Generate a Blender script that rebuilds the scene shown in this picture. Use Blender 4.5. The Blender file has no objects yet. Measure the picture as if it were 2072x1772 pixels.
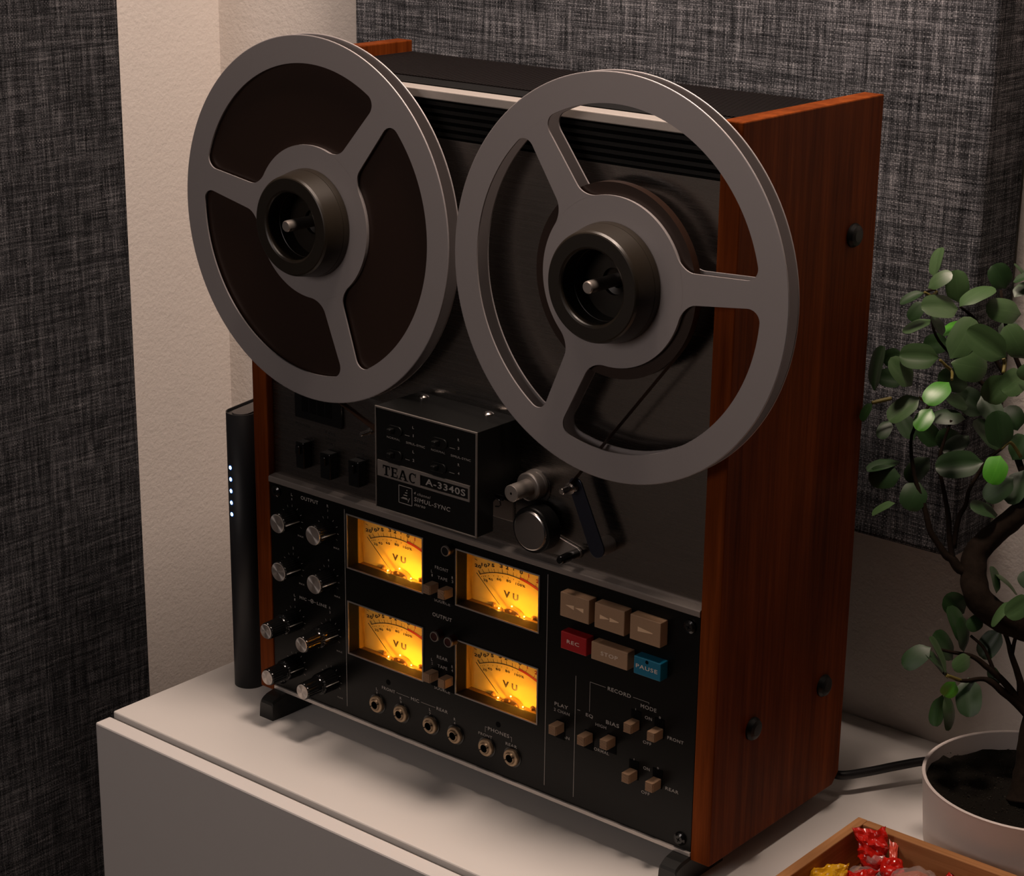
import bpy, bmesh, math, random
from mathutils import Vector, Matrix, noise as mnoise
random.seed(7)
R = math.radians
C = bpy.context.scene.collection
SC = bpy.context.scene

# ------------------------------------------------------------------ camera, world, lights, exposure
def make_camera():
    yaw, pit, rol = 0.695741, -0.311671, 0.011944
    f = Vector((-math.sin(yaw)*math.cos(pit), math.cos(yaw)*math.cos(pit), math.sin(pit)))
    rt = Vector((math.cos(yaw), math.sin(yaw), 0)); up = rt.cross(f)
    c, s = math.cos(rol), math.sin(rol)
    r2 = rt*c + up*s; u2 = up*c - rt*s
    cam = bpy.data.cameras.new('camera'); o = bpy.data.objects.new('camera', cam); C.objects.link(o)
    m = Matrix((r2, u2, -f)).transposed().to_4x4(); m.translation = (1.108398, -1.021869, 0.692868)
    o.matrix_world = m
    cam.sensor_width = 36; cam.lens = 36*4052.83/2072; cam.clip_start = .05; cam.clip_end = 30
    SC.camera = o
make_camera()
w = bpy.data.worlds.new('room_ambient'); SC.world = w; w.use_nodes = True
w.node_tree.nodes['Background'].inputs[0].default_value = (.80, .90, 1.0, 1)
w.node_tree.nodes['Background'].inputs[1].default_value = 0.003
def lamp(name, kind, loc, target, energy, color, size=.3, size_y=None):
    d = bpy.data.lights.new(name, kind); d.energy = energy; d.color = color
    if kind == 'AREA':
        d.shape = 'RECTANGLE' if size_y else 'DISK'; d.size = size
        if size_y: d.size_y = size_y
    else: d.shadow_soft_size = size
    o = bpy.data.objects.new(name, d); C.objects.link(o); o.location = loc
    o.rotation_euler = (Vector(target)-Vector(loc)).to_track_quat('-Z', 'Y').to_euler()
    return o
lamp('ceiling_lamp', 'AREA', (.13, -.03, 1.22), (.13, -.03, 0), 5.0, (1, .79, .66), .28)
lamp('ceiling_lamp', 'AREA', (.435, -.06, 1.22), (.435, -.06, 0), 7.2, (1, .79, .66), .16)
lamp('room_lamp', 'AREA', (-.02, -1.9, .85), (.1, 0, .15), 4.3, (1, .86, .80), .55)
SC.view_settings.view_transform = 'Standard'; SC.view_settings.look = 'None'
SC.view_settings.exposure = 0.0; SC.view_settings.gamma = 1.0; SC.view_settings.use_curve_mapping = False

# ------------------------------------------------------------------ materials
class NT:
    def __init__(s, name):
        s.m = bpy.data.materials.new(name); s.m.use_nodes = True
        s.t = s.m.node_tree; s.b = s.t.nodes['Principled BSDF']
    def n(s, typ, **kw):
        x = s.t.nodes.new(typ)
        for k, v in kw.items():
            if k in ('operation', 'blend_type', 'data_type', 'noise_dimensions', 'feature', 'wave_type', 'bands_direction', 'rings_direction', 'invert'): setattr(x, k, v)
            else: x.inputs[k].default_value = v
        return x
    def l(s, a, b): s.t.links.new(a, b)
    def coord(s, scale=(1, 1, 1), kind='Object', rot=(0, 0, 0)):
        tc = s.t.nodes.new('ShaderNodeTexCoord'); mp = s.n('ShaderNodeMapping', Scale=scale, Rotation=rot)
        s.l(tc.outputs[kind], mp.inputs[0]); return mp.outputs[0]
    def noise(s, vec, scale=1., detail=3., rough=.5):
        x = s.n('ShaderNodeTexNoise', Scale=scale, Detail=detail, Roughness=rough); s.l(vec, x.inputs['Vector']); return x.outputs['Fac']
    def ramp(s, fac, stops):
        x = s.t.nodes.new('ShaderNodeValToRGB'); e = x.color_ramp.elements
        while len(e) < len(stops): e.new(.5)
        for i, (p, c) in enumerate(stops):
            e[i].position = p; e[i].color = (*c, 1) if len(c) == 3 else c
        s.l(fac, x.inputs[0]); return x.outputs[0]
    def math(s, op, a, b=None, c=None):
        x = s.t.nodes.new('ShaderNodeMath'); x.operation = op
        for i, v in enumerate((a, b, c)):
            if v is None: continue
            if isinstance(v, (int, float)): x.inputs[i].default_value = v
            else: s.l(v, x.inputs[i])
        return x.outputs[0]
    def bump(s, h, strength=.3, dist=.001):
        x = s.n('ShaderNodeBump', Strength=strength, Distance=dist); s.l(h, x.inputs['Height']); s.l(x.outputs[0], s.b.inputs['Normal'])
    def mix(s, fac, a, b):
        x = s.t.nodes.new('ShaderNodeMix'); x.data_type = 'RGBA'
        for v, i in ((fac, 0), (a, 6), (b, 7)):
            if isinstance(v, (int, float)): x.inputs[i].default_value = v
            elif isinstance(v, tuple): x.inputs[i].default_value = (*v, 1)
            else: s.l(v, x.inputs[i])
        return x.outputs[2]
def P(name, col, rough=.5, metal=0., spec=.5, speckle=0., sscale=400., bump=0., bscale=600., aniso=0., coat=0.):
    t = NT(name); b = t.b
    b.inputs['Base Color'].default_value = (*col, 1); b.inputs['Roughness'].default_value = rough
    b.inputs['Metallic'].default_value = metal; b.inputs['Specular IOR Level'].default_value = spec
    b.inputs['Anisotropic'].default_value = aniso; b.inputs['Coat Weight'].default_value = coat
    v = t.coord()
    f = t.noise(v, sscale, 4, .6)
    k = speckle if speckle else .06
    t.l(t.mix(t.math('MULTIPLY', f, 1.0), tuple(c*(1-k) for c in col), tuple(min(1, c*(1+k)) for c in col)), b.inputs['Base Color'])
    if bump: t.bump(t.noise(v, bscale, 3), bump, .0004)
    return t.m
def wood(name, dark, light, scale=1., rough=.45, axis='z'):
    t = NT(name)
    s = {'z': (70, 70, 3.2), 'x': (3.2, 70, 70), 'y': (70, 3.2, 70)}[axis]
    v = t.coord(tuple(k*scale for k in s)); n1 = t.noise(v, 1.0, 6, .65)
    v2 = t.coord(tuple(k*scale*5 for k in s)); n2 = t.noise(v2, 1.0, 3, .6)
    v3 = t.coord((9, 9, 9)); n3 = t.noise(v3, 1.0, 2, .5)
    f = t.math('ADD', t.math('MULTIPLY', n1, .6), t.math('ADD', t.math('MULTIPLY', n2, .22), t.math('MULTIPLY', n3, .18)))
    t.l(t.ramp(f, [(.34, dark), (.52, tuple((a+b)/2 for a, b in zip(dark, light))), (.66, light)]), t.b.inputs['Base Color'])
    t.b.inputs['Roughness'].default_value = rough; t.b.inputs['Specular IOR Level'].default_value = .04
    t.bump(n2, .15, .0003); return t.m
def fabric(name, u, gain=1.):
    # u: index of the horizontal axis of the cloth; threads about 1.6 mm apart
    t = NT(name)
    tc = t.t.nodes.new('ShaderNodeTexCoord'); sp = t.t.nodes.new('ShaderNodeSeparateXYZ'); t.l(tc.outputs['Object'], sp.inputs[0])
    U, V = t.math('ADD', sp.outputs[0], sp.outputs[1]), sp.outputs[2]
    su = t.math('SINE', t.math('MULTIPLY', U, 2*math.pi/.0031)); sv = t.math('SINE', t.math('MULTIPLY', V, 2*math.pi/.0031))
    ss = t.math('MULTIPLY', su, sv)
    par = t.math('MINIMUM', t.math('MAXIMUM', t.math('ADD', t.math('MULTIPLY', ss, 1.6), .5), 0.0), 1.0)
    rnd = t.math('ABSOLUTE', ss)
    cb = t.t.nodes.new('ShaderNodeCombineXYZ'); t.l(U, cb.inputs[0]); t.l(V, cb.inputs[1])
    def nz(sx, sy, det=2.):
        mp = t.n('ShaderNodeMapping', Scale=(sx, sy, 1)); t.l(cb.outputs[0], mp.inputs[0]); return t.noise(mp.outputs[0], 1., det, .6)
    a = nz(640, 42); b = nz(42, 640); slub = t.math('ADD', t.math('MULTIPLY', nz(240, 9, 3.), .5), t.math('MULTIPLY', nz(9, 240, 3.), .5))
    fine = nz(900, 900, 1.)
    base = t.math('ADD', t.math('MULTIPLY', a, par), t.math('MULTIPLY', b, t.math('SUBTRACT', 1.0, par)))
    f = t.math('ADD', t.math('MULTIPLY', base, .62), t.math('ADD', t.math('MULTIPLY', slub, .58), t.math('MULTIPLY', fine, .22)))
    f = t.math('ADD', t.math('SUBTRACT', f, .215), t.math('MULTIPLY', rnd, .075))  # roundness of the threads is shaded into the colour, gaps between them darker
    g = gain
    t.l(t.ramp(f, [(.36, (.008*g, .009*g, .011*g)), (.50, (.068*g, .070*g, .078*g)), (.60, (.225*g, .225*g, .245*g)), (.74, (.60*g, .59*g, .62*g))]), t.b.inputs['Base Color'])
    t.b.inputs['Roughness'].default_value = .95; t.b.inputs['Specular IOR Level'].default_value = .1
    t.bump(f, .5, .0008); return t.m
def plaster(name, col):
    t = NT(name); v = t.coord((1, 1, 1))
    n = t.math('ADD', t.noise(v, 260, 3, .55), t.math('MULTIPLY', t.noise(v, 70, 2), .6))
    t.l(t.mix(t.noise(v, 6, 3), tuple(c*.96 for c in col), tuple(min(1, c*1.03) for c in col)), t.b.inputs['Base Color'])
    t.b.inputs['Roughness'].default_value = .85; t.b.inputs['Specular IOR Level'].default_value = .25
    t.bump(n, .55, .0012); return t.m
def brushed(name, col, rough, streak=(4, 500, 900), aniso=.7, k=.25):
    t = NT(name); v = t.coord(streak); n = t.noise(v, 1., 4, .6)
    t.l(t.mix(n, tuple(c*(1-k) for c in col), tuple(min(1, c*(1+k)) for c in col)), t.b.inputs['Base Color'])
    t.b.inputs['Metallic'].default_value = 1; t.b.inputs['Anisotropic'].default_value = aniso
    t.l(t.math('ADD', t.math('MULTIPLY', n, .12), rough-.06), t.b.inputs['Roughness'])
    t.bump(n, .02, .0001); return t.m
def emit(name, col, strength):
    t = NT(name); t.b.inputs['Base Color'].default_value = (*col, 1)
    t.b.inputs['Emission Color'].default_value = (*col, 1); t.b.inputs['Emission Strength'].default_value = strength; return t.m
def glass(name, col=(1, 1, 1), rough=.03, ior=1.45, thin=True):
    t = NT(name); b = t.b
    b.inputs['Base Color'].default_value = (*col, 1); b.inputs['Transmission Weight'].default_value = 1
    b.inputs['Roughness'].default_value = rough; b.inputs['IOR'].default_value = ior; return t.m
def whitetop(name, col):
    # white lacquer with a few grey scuffs and specks where the photograph shows them
    t = NT(name); v = t.coord()
    n = t.noise(t.coord((1, 1, 1)), 900, 2, .5); d = t.ramp(n, [(.775, (0, 0, 0)), (.80, (1, 1, 1))])
    big = t.ramp(t.noise(v, 14, 2, .5), [(.55, (0, 0, 0)), (.62, (1, 1, 1))])
    f = t.math('MULTIPLY', t.math('MULTIPLY', d, big), .55)
    t.l(t.mix(f, col, (.12, .10, .09)), t.b.inputs['Base Color'])
    t.b.inputs['Roughness'].default_value = .38; t.b.inputs['Specular IOR Level'].default_value = .4; return t.m
M = {
 'wood': wood('walnut_veneer', (.062, .011, .0019), (.27, .060, .010)),
 'bamboo': wood('bamboo_wood', (.30, .125, .045), (.56, .28, .12), 1.3, .5, 'x'),
 'bamboo_y': wood('bamboo_wood_side', (.30, .125, .045), (.56, .28, .12), 1.3, .5, 'y'),
 'black': P('black_paint', (.0040, .0040, .0037), .42, 0, .28, .25, 700),
 'panel': P('black_satin_panel', (.0026, .0026, .0022), .36, 0, .22, .15, 900),
 'gloss': P('black_gloss_plastic', (.006, .006, .006), .16, 0, .5),
 'foot': P('black_rubber', (.014, .014, .013), .38, 0, .45, .1, 300),
 'vent': P('black_mesh_steel', (.007, .0045, .0045), .6, .1, .25),
 'deck': brushed('brushed_deck_plate', (.30, .28, .265), .27, (4, 500, 900), .8, .12),
 'trim': P('silver_trim', (.60, .55, .51), .36, .45, .5, .05, 900),
 'steel': P('steel', (.60, .56, .53), .22, 1, .5, .05, 200),
 'satin': P('satin_steel', (.40, .36, .33), .42, .8, .5, .05, 200),
 'reel': P('satin_aluminium', (.42, .385, .385), .46, .40, .5, .03, 900),
 'rim': P('turned_aluminium', (.62, .57, .54), .38, .75, .5, .03, 900),
 'hub': P('dark_brown_plastic', (.020, .015, .010), .36, 0, .45, .08, 300),
 'tape': P('brown_tape', (.030, .015, .010), .30, 0, .5, .1, 300),
 'cream': P('cream_plastic', (.42, .26, .155), .5, 0, .4, .06, 500),
 'red': P('red_plastic', (.42, .006, .010), .42, 0, .45),
 'blue': P('blue_plastic', (.004, .17, .30), .42, 0, .45),
 'arrow': P('gold_print', (.95, .66, .42), .5),
 'print': P('pale_print', (.42, .39, .36), .6),
 'print_dim': P('dark_print', (.02, .018, .016), .6),
 'symbol': P('button_print', (.80, .68, .58), .6),
 'brass': P('aged_brass', (.46, .33, .21), .42, .7, .5, .2, 500),
 'hole': P('dark_hole', (.002, .002, .002), .8, 0, .1),
 'cap': None,
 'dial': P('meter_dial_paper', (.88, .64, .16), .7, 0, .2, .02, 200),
 'ink': P('meter_ink', (.02, .012, .008), .7),
 'redink': P('meter_red_ink', (.50, .008, .008), .7),
 'tube': P('meter_housing_brown', (.012, .007, .006), .6, 0, .3),
 'ambertube': P('meter_inner_wall', (.22, .13, .05), .6, 0, .3),
 'coil': P('meter_coil_cover', (.35, .20, .09), .3, .6, .5),
 'glass': glass('clear_glass'),
 'lampred': P('red_lens', (.035, .005, .004), .3),
 'bar': P('satin_bar', (.44, .39, .36), .40, .75, .5, .05, 900),
 'arm': P('blued_steel_arm', (.045, .05, .075), .3, .8, .5),
 'white': whitetop('white_lacquer', (.80, .765, .73)),
 'whitef': P('white_lacquer_front', (.80, .765, .74), .4, 0, .4, .01, 50),
 'wall': plaster('white_plaster', (.80, .745, .70)),
 'floor': wood('floor_boards', (.10, .06, .035), (.20, .12, .07), .5, .5, 'x'),
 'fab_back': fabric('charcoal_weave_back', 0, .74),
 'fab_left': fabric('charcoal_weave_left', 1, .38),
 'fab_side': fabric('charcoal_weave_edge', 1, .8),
 'bank': P('matt_dark_grey_case', (.020, .020, .022), .5, 0, .4, .05, 600),
 'bank_top': P('grey_end_plate', (.17, .15, .145), .45, 0, .4, .03, 300),
 'bank_dark': P('black_bezel', (.006, .006, .006), .3),
 'led': emit('led_blue_white', (.45, .78, 1.0), 9.0),
 'ledring': emit('led_blue_halo', (.01, .09, .45), .25),
 'cable': P('black_cable', (.010, .010, .011), .4, 0, .4),
 'pot': P('white_glazed_pot', (.72, .64, .60), .45, 0, .4, .02, 60),
 'soil': P('dark_soil', (.0075, .0062, .0045), .95, 0, .1, .7, 900, .9, 900),
 'grit': P('soil_grit', (.022, .019, .014), .9, 0, .2, .6, 600),
 'bark': P('dark_bark', (.013, .008, .005), .9, 0, .12, .6, 220, .9, 260),
 'twig': P('green_twig', (.13, .105, .018), .6),
 'redcandy': P('red_foil', (.62, .012, .006), .24, 0, .6, .1, 300),
 'pinkfoil': P('pale_red_foil', (.75, .10, .06), .28, 0, .6),
 'yellow': P('yellow_foil', (.85, .44, .012), .26, 0, .6, .06, 300),
 'amber': P('amber_candy', (.42, .085, .022), .3, 0, .5, .2, 120),
}
def spun(name, col):
    t = NT(name); tc = t.t.nodes.new('ShaderNodeTexCoord'); sp = t.t.nodes.new('ShaderNodeSeparateXYZ'); t.l(tc.outputs['Object'], sp.inputs[0])
    r = t.math('SQRT', t.math('ADD', t.math('POWER', sp.outputs[0], 2), t.math('POWER', sp.outputs[2], 2)))
    a = t.math('ARCTAN2', sp.outputs[2], sp.outputs[0])
    cb = t.t.nodes.new('ShaderNodeCombineXYZ'); t.l(t.math('MULTIPLY', r, 4000), cb.inputs[0]); t.l(t.math('MULTIPLY', a, 1.5), cb.inputs[1])
    n = t.noise(cb.outputs[0], 1., 2)
    t.l(t.mix(n, tuple(c*.8 for c in col), col), t.b.inputs['Base Color'])
    t.b.inputs['Metallic'].default_value = .9; t.b.inputs['Roughness'].default_value = .38; t.b.inputs['Anisotropic'].default_value = .85
    tg = t.t.nodes.new('ShaderNodeTangent'); tg.direction_type = 'RADIAL'; tg.axis = 'Y'; t.l(tg.outputs[0], t.b.inputs['Tangent'])
    return t.m
M['cap'] = spun('spun_aluminium_cap', (.74, .68, .64))
def filmmat():
    t = NT('clear_film'); t.b.inputs['Base Color'].default_value = (.9, .85, .82, 1); t.b.inputs['Roughness'].default_value = .16; t.b.inputs['Specular IOR Level'].default_value = .9
    t.b.inputs['Alpha'].default_value = .16; return t.m
M['film'] = filmmat()
def leafmat(name, dark, light, rough):
    t = NT(name); tc = t.t.nodes.new('ShaderNodeTexCoord'); sp = t.t.nodes.new('ShaderNodeSeparateXYZ'); t.l(tc.outputs['Object'], sp.inputs[0])
    mid = t.math('ABSOLUTE', sp.outputs[1]); rib = t.math('LESS_THAN', mid, .012)
    n = t.noise(t.coord((3, 8, 3)), 1., 3)
    c = t.mix(n, dark, light)
    t.l(t.mix(t.math('MULTIPLY', rib, .12), c, tuple(min(1, v*2.2+.02) for v in light)), t.b.inputs['Base Color'])
    t.b.inputs['Roughness'].default_value = rough; t.b.inputs['Specular IOR Level'].default_value = .75
    t.b.inputs['Subsurface Weight'].default_value = 0.0
    return t.m
M['leaf0'] = leafmat('leaf_dark_green', (.010, .038, .007), (.016, .055, .010), .5)
M['leaf1'] = leafmat('leaf_mid_green', (.040, .090, .027), (.062, .122, .042), .42)
M['leaf2'] = leafmat('leaf_new_green', (.035, .22, .008), (.075, .28, .02), .4)
LEAVES=[(4636,2030,3775,-18,55,81,-85,32,-41,225,139,1),(4675,1869,3736,72,30,62,-67,53,52,193,119,1),(4669,1850,3704,-72,-50,-48,65,-73,-22,180,111,0),(4747,2218,3577,-18,-4,98,-72,-67,-16,228,159,1),(4867,1983,3626,41,81,43,-90,43,5,292,180,1),(4871,1974,3597,-57,-82,12,49,-45,-74,279,173,1),(4558,2062,3581,-42,-36,-83,90,-3,-44,163,101,0),(4676,1950,3505,-46,-83,-32,88,-47,-5,219,136,1),(4826,1862,3419,-65,26,71,-25,-96,13,160,99,0),(4779,2198,3465,-17,-89,-43,95,-26,16,194,120,2),(4963,1752,3309,15,62,77,-76,-43,49,328,188,1),(5302,1876,3354,-65,-51,56,-26,-55,-79,330,193,1),(4770,2218,3531,59,65,-48,16,49,86,232,172,0),(5159,2368,3538,-57,-79,22,24,-42,-88,270,167,1),(4948,2422,3662,-63,0,78,14,-98,11,274,170,0),(4980,2453,3672,-39,-31,87,-56,-67,-49,194,159,0),(5155,2454,3750,-72,15,67,7,-95,29,172,107,0),(5064,2377,3749,87,11,49,-37,79,49,134,83,0),(5090,2358,3651,29,79,54,-96,25,15,167,104,0),(5294,2193,3277,-45,-28,85,-54,-67,-51,265,169,1),(4897,1700,3314,-89,-45,-2,16,-27,-95,264,168,1),(4741,1654,3094,-45,-49,74,-4,-82,-57,256,159,1),(4974,1749,3280,69,70,-19,-8,33,94,264,201,1),(4419,1696,2986,2,21,98,-85,52,-10,316,180,0),(4458,1996,3200,-83,-34,-44,46,2,-89,153,118,0),(5040,1593,3201,-22,-85,-48,94,-6,-34,234,145,2),(4791,1664,3017,-57,-53,-63,82,-37,-44,258,160,1),(4871,1702,2947,-12,-74,-66,93,15,-34,188,117,2),(5006,1951,2851,-92,-40,1,35,-81,-48,229,142,0),(4947,2094,2885,-47,-80,38,53,-60,-60,195,121,0),(4488,1557,2941,-38,-30,-87,86,-47,-21,145,90,0),(4545,1721,2793,-2,-74,-67,98,12,-17,155,96,0),(5213,2080,3169,-39,-32,-86,76,42,-50,223,176,1),(5369,2053,3219,-27,-88,-40,60,17,-78,228,168,1),(5451,1979,3302,-58,-35,-74,68,29,-67,123,100,1),(5348,1830,2729,-22,-4,97,-71,-68,-19,264,181,0),(5231,2049,2635,-71,1,71,-12,-99,-11,272,168,0),(5411,1706,2731,10,-72,-69,78,48,-40,216,159,2),(5219,1846,2600,-81,-57,-15,39,-32,-86,324,180,0),(4990,2052,2698,-34,-80,-49,93,-23,-29,225,140,0),(4744,1569,2462,-89,-43,-14,25,-19,-95,220,157,0),(4662,1704,2522,-46,-87,-18,88,-47,3,261,162,0),(4810,1839,2547,-46,-46,-76,88,-8,-47,226,140,0),(4857,1648,2424,-1,-65,-76,78,47,-42,211,178,0),(4750,1501,2286,-73,-39,-56,55,-82,-15,179,111,1),(5316,1945,2219,-53,-77,36,63,-64,-44,230,143,0),(5395,1954,2506,-55,-51,-65,79,-7,-61,245,152,0),(5388,2129,2514,0,-60,-80,100,-4,2,264,164,0),(5476,1703,1748,-44,40,81,-10,-91,40,192,119,0),(5538,1913,1700,-45,-54,71,68,-72,-12,237,147,1),(5609,1987,1734,-77,2,64,-49,-65,-57,138,116,0),(5767,1619,1817,-39,-82,-43,58,14,-80,219,139,1),(5609,1637,1750,-48,-36,-80,65,-76,-5,219,136,1),(5224,1751,1515,-45,-62,65,-31,-57,-76,212,159,0),(5319,1585,1354,-49,15,86,-9,-99,12,284,176,0),(5385,1715,1535,-31,-89,-33,55,12,-83,140,103,0),(5494,1773,1455,-38,-33,-86,92,-10,-37,238,147,0),(5233,1628,1203,-40,-41,82,8,-90,-42,257,160,0),(5143,1433,1342,-60,-52,-61,80,-34,-50,234,145,0),(5324,1351,1212,-40,-19,90,41,-91,-2,291,180,1),(5288,1467,1135,-75,-3,66,22,-95,20,257,159,0),(5482,1378,1386,-21,-94,-27,55,11,-83,167,107,1),(5435,1269,1219,-44,-29,-85,75,40,-53,127,107,2),(5272,1408,1027,12,-56,-82,92,-26,30,223,138,0),(5352,1321,1083,24,11,-96,-10,99,9,264,164,1),(5391,1556,1143,34,-46,-82,92,36,18,274,170,0),(5557,1703,1162,-88,-31,-36,39,-6,-92,94,123,0),(5343,1584,1306,-17,0,99,0,-100,0,250,155,0),(4984,2265,2792,-80,-8,60,-43,-63,-65,245,174,0),(4861,2245,2990,-55,-76,34,8,-46,-89,249,154,0),(5192,2398,2695,-56,16,81,-66,-68,-32,189,160,0),(4788,2015,2590,-54,-48,69,-37,-61,-70,210,139,0),(5317,2096,2578,3,71,70,-76,-44,47,207,150,0),(4924,2123,2575,-51,-72,47,-13,-47,-87,225,153,0),(4647,1911,2621,-66,3,75,-51,-75,-42,204,126,0),(4690,2227,3286,-53,-84,-11,35,-10,-93,195,139,0),(5063,2540,3292,-75,10,65,-54,-67,-52,179,139,0),(4999,2170,2961,75,-15,-64,56,67,49,216,152,0),(4508,1961,3018,-90,-42,10,5,-35,-94,192,125,0),(4804,2308,3255,-46,-43,78,-45,-64,-62,186,139,0),(5225,2636,3621,-3,63,78,-78,-50,37,246,165,0),(5611,2674,3794,35,-59,-72,85,53,-2,187,116,1),(5593,2743,3569,65,59,-49,18,50,85,222,162,1),(5744,2609,2525,-42,-80,-44,90,-34,-26,263,163,2),(5555,2178,3146,54,84,5,-31,14,94,226,163,0),(5535,2562,2405,-59,-77,24,62,-63,-46,294,180,0),(5871,2558,3422,-18,-25,-95,79,54,-29,184,114,1),(5793,2518,3058,-60,-62,50,-18,-50,-85,206,157,0),(5492,2559,2485,-87,-45,-19,29,-16,-95,227,145,0),(6007,2340,3058,94,34,-1,-10,31,95,245,167,2),(5593,2459,3739,-89,-32,32,7,-79,-61,188,117,2),(5718,2578,3351,-8,4,100,-76,-65,-4,220,178,2),(5572,2222,2794,-18,62,76,-79,-55,27,182,162,1),(5944,2488,3112,94,13,-32,21,52,83,209,150,1),(5801,2016,2696,67,59,-45,-32,78,54,253,157,0),(5367,2756,3624,-62,-78,-4,74,-57,-35,284,176,2),(5516,2912,3278,-37,45,81,-77,-64,0,198,125,1),(5940,2312,2698,-50,-56,66,23,-82,-53,263,163,0),(5845,2503,3343,62,47,-63,-11,84,53,254,158,1),(5464,2546,2931,-48,-83,-29,48,3,-88,227,180,0),(5774,2612,3320,-88,-46,-13,40,-55,-74,252,156,1),(5377,2643,2912,-32,-83,-45,61,18,-77,291,185,1),(5532,2825,3462,-85,-52,-9,28,-30,-91,242,150,1),(5882,2561,2983,-29,-77,-57,96,-21,-20,234,145,1),(5179,2665,3358,15,77,62,-72,-35,60,216,186,1),(5741,2603,3367,70,-18,-69,53,79,32,230,142,1),(5409,2466,3701,11,65,75,-76,-43,49,222,166,1),(5183,2790,3649,37,32,87,-76,-43,49,194,175,1),(5841,2680,3351,-91,-41,1,33,-76,-56,236,146,1),(5544,2571,2834,-39,-48,78,-45,-64,-62,228,155,2),(5250,2818,3582,-81,-23,54,-33,-59,-74,243,158,0),(5842,2242,2729,-58,-56,60,-27,-56,-79,211,162,0),(5905,2551,3339,49,42,-77,-20,91,37,248,154,1),(5600,2636,2875,-51,-86,-7,60,-30,-74,270,167,0)]
TRUNK=[(5911,1658,352,260),(5884,1683,465,190),(5853,1712,595,155),(5829,1754,742,140),(5808,1829,877,130),(5800,1937,1024,130),(5772,2060,1161,130),(5781,2083,1325,130),(5695,1970,1438,130),(5569,1854,1498,130),(5437,1728,1590,125),(5338,1690,1695,120),(5273,1738,1810,115),(5238,1817,1943,110),(5297,1915,2058,105),(5402,2007,2194,100),(5479,2121,2313,90),(5540,2257,2516,80),(5555,2393,2810,60),(5511,2493,3135,50),(5428,2560,3461,30)]
BRANCHES=[[(5269,1742,1827,40),(5191,1686,1852,45),(5137,1670,1919,40),(5097,1647,1945,35),(5028,1627,2035,28),(4977,1616,2109,26),(4908,1628,2275,24),(4815,1633,2473,18),(4746,1684,2733,15),(4795,1808,2929,13)],[(5137,1670,1919,32),(5089,1692,2069,26),(5054,1720,2205,24),(4984,1742,2397,20),(4925,1767,2572,16),(4934,1884,2833,13)],[(5129,1693,1991,26),(5111,1759,2183,24),(5131,1814,2275,22),(5129,1861,2389,18),(5186,1986,2576,16),(5239,2061,2648,13)],[(5827,1786,823,40),(5681,1729,978,40),(5595,1687,1048,34),(5515,1648,1116,28),(5458,1609,1134,22),(5386,1465,1147,18),(5306,1341,1225,12)],[(5815,1790,856,34),(5684,1741,1001,32),(5583,1705,1117,32),(5464,1649,1219,26),(5376,1603,1283,20),(5277,1529,1305,16),(5180,1458,1329,12)],[(5811,1794,872,36),(5705,1759,1001,34),(5668,1779,1125,32),(5588,1781,1287,26),(5551,1787,1374,22),(5504,1788,1471,20)],[(5588,1781,1287,20),(5582,1813,1375,19),(5584,1842,1440,18)],[(5535,1677,1145,20),(5498,1677,1220,18),(5427,1669,1340,15),(5342,1630,1417,12)],[(5479,2121,2313,40),(5316,2176,2558,30),(5184,2211,2774,24),(5043,2188,3002,20),(4876,2116,3164,16),(4831,2003,3321,12)],[(5540,2257,2516,40),(5365,2327,2821,30),(5222,2331,3114,24),(5098,2304,3381,20),(4993,2344,3683,14)],[(5224,2278,2983,22),(5036,2230,3242,18),(4907,2184,3476,15),(4817,2100,3582,12)],[(4876,2116,3164,16),(4720,2022,3333,14),(4664,1993,3505,12),(4675,2022,3678,10),(4638,1907,3689,9)]]
TWIGS=[[(4906,1700,3299,12),(4933,1740,3254,13),(4960,1780,3212,14),(5024,1664,3190,12)],[(4586,1652,2972,18),(4540,1607,2958,19),(4488,1557,2941,16)],[(4705,1965,3693,12),(4700,1900,3676,14),(4669,1850,3704,12)],[(5386,1465,1147,16),(5325,1351,1209,16)],[(5294,1946,2689,14),(5323,2020,2723,15),(5398,2043,2627,16)],[(5197,2072,3182,16),(5180,2118,3239,17),(5176,2096,3282,16)],[(4767,1709,3003,12),(4800,1758,2970,12),(4837,1864,2979,13)]]
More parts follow.
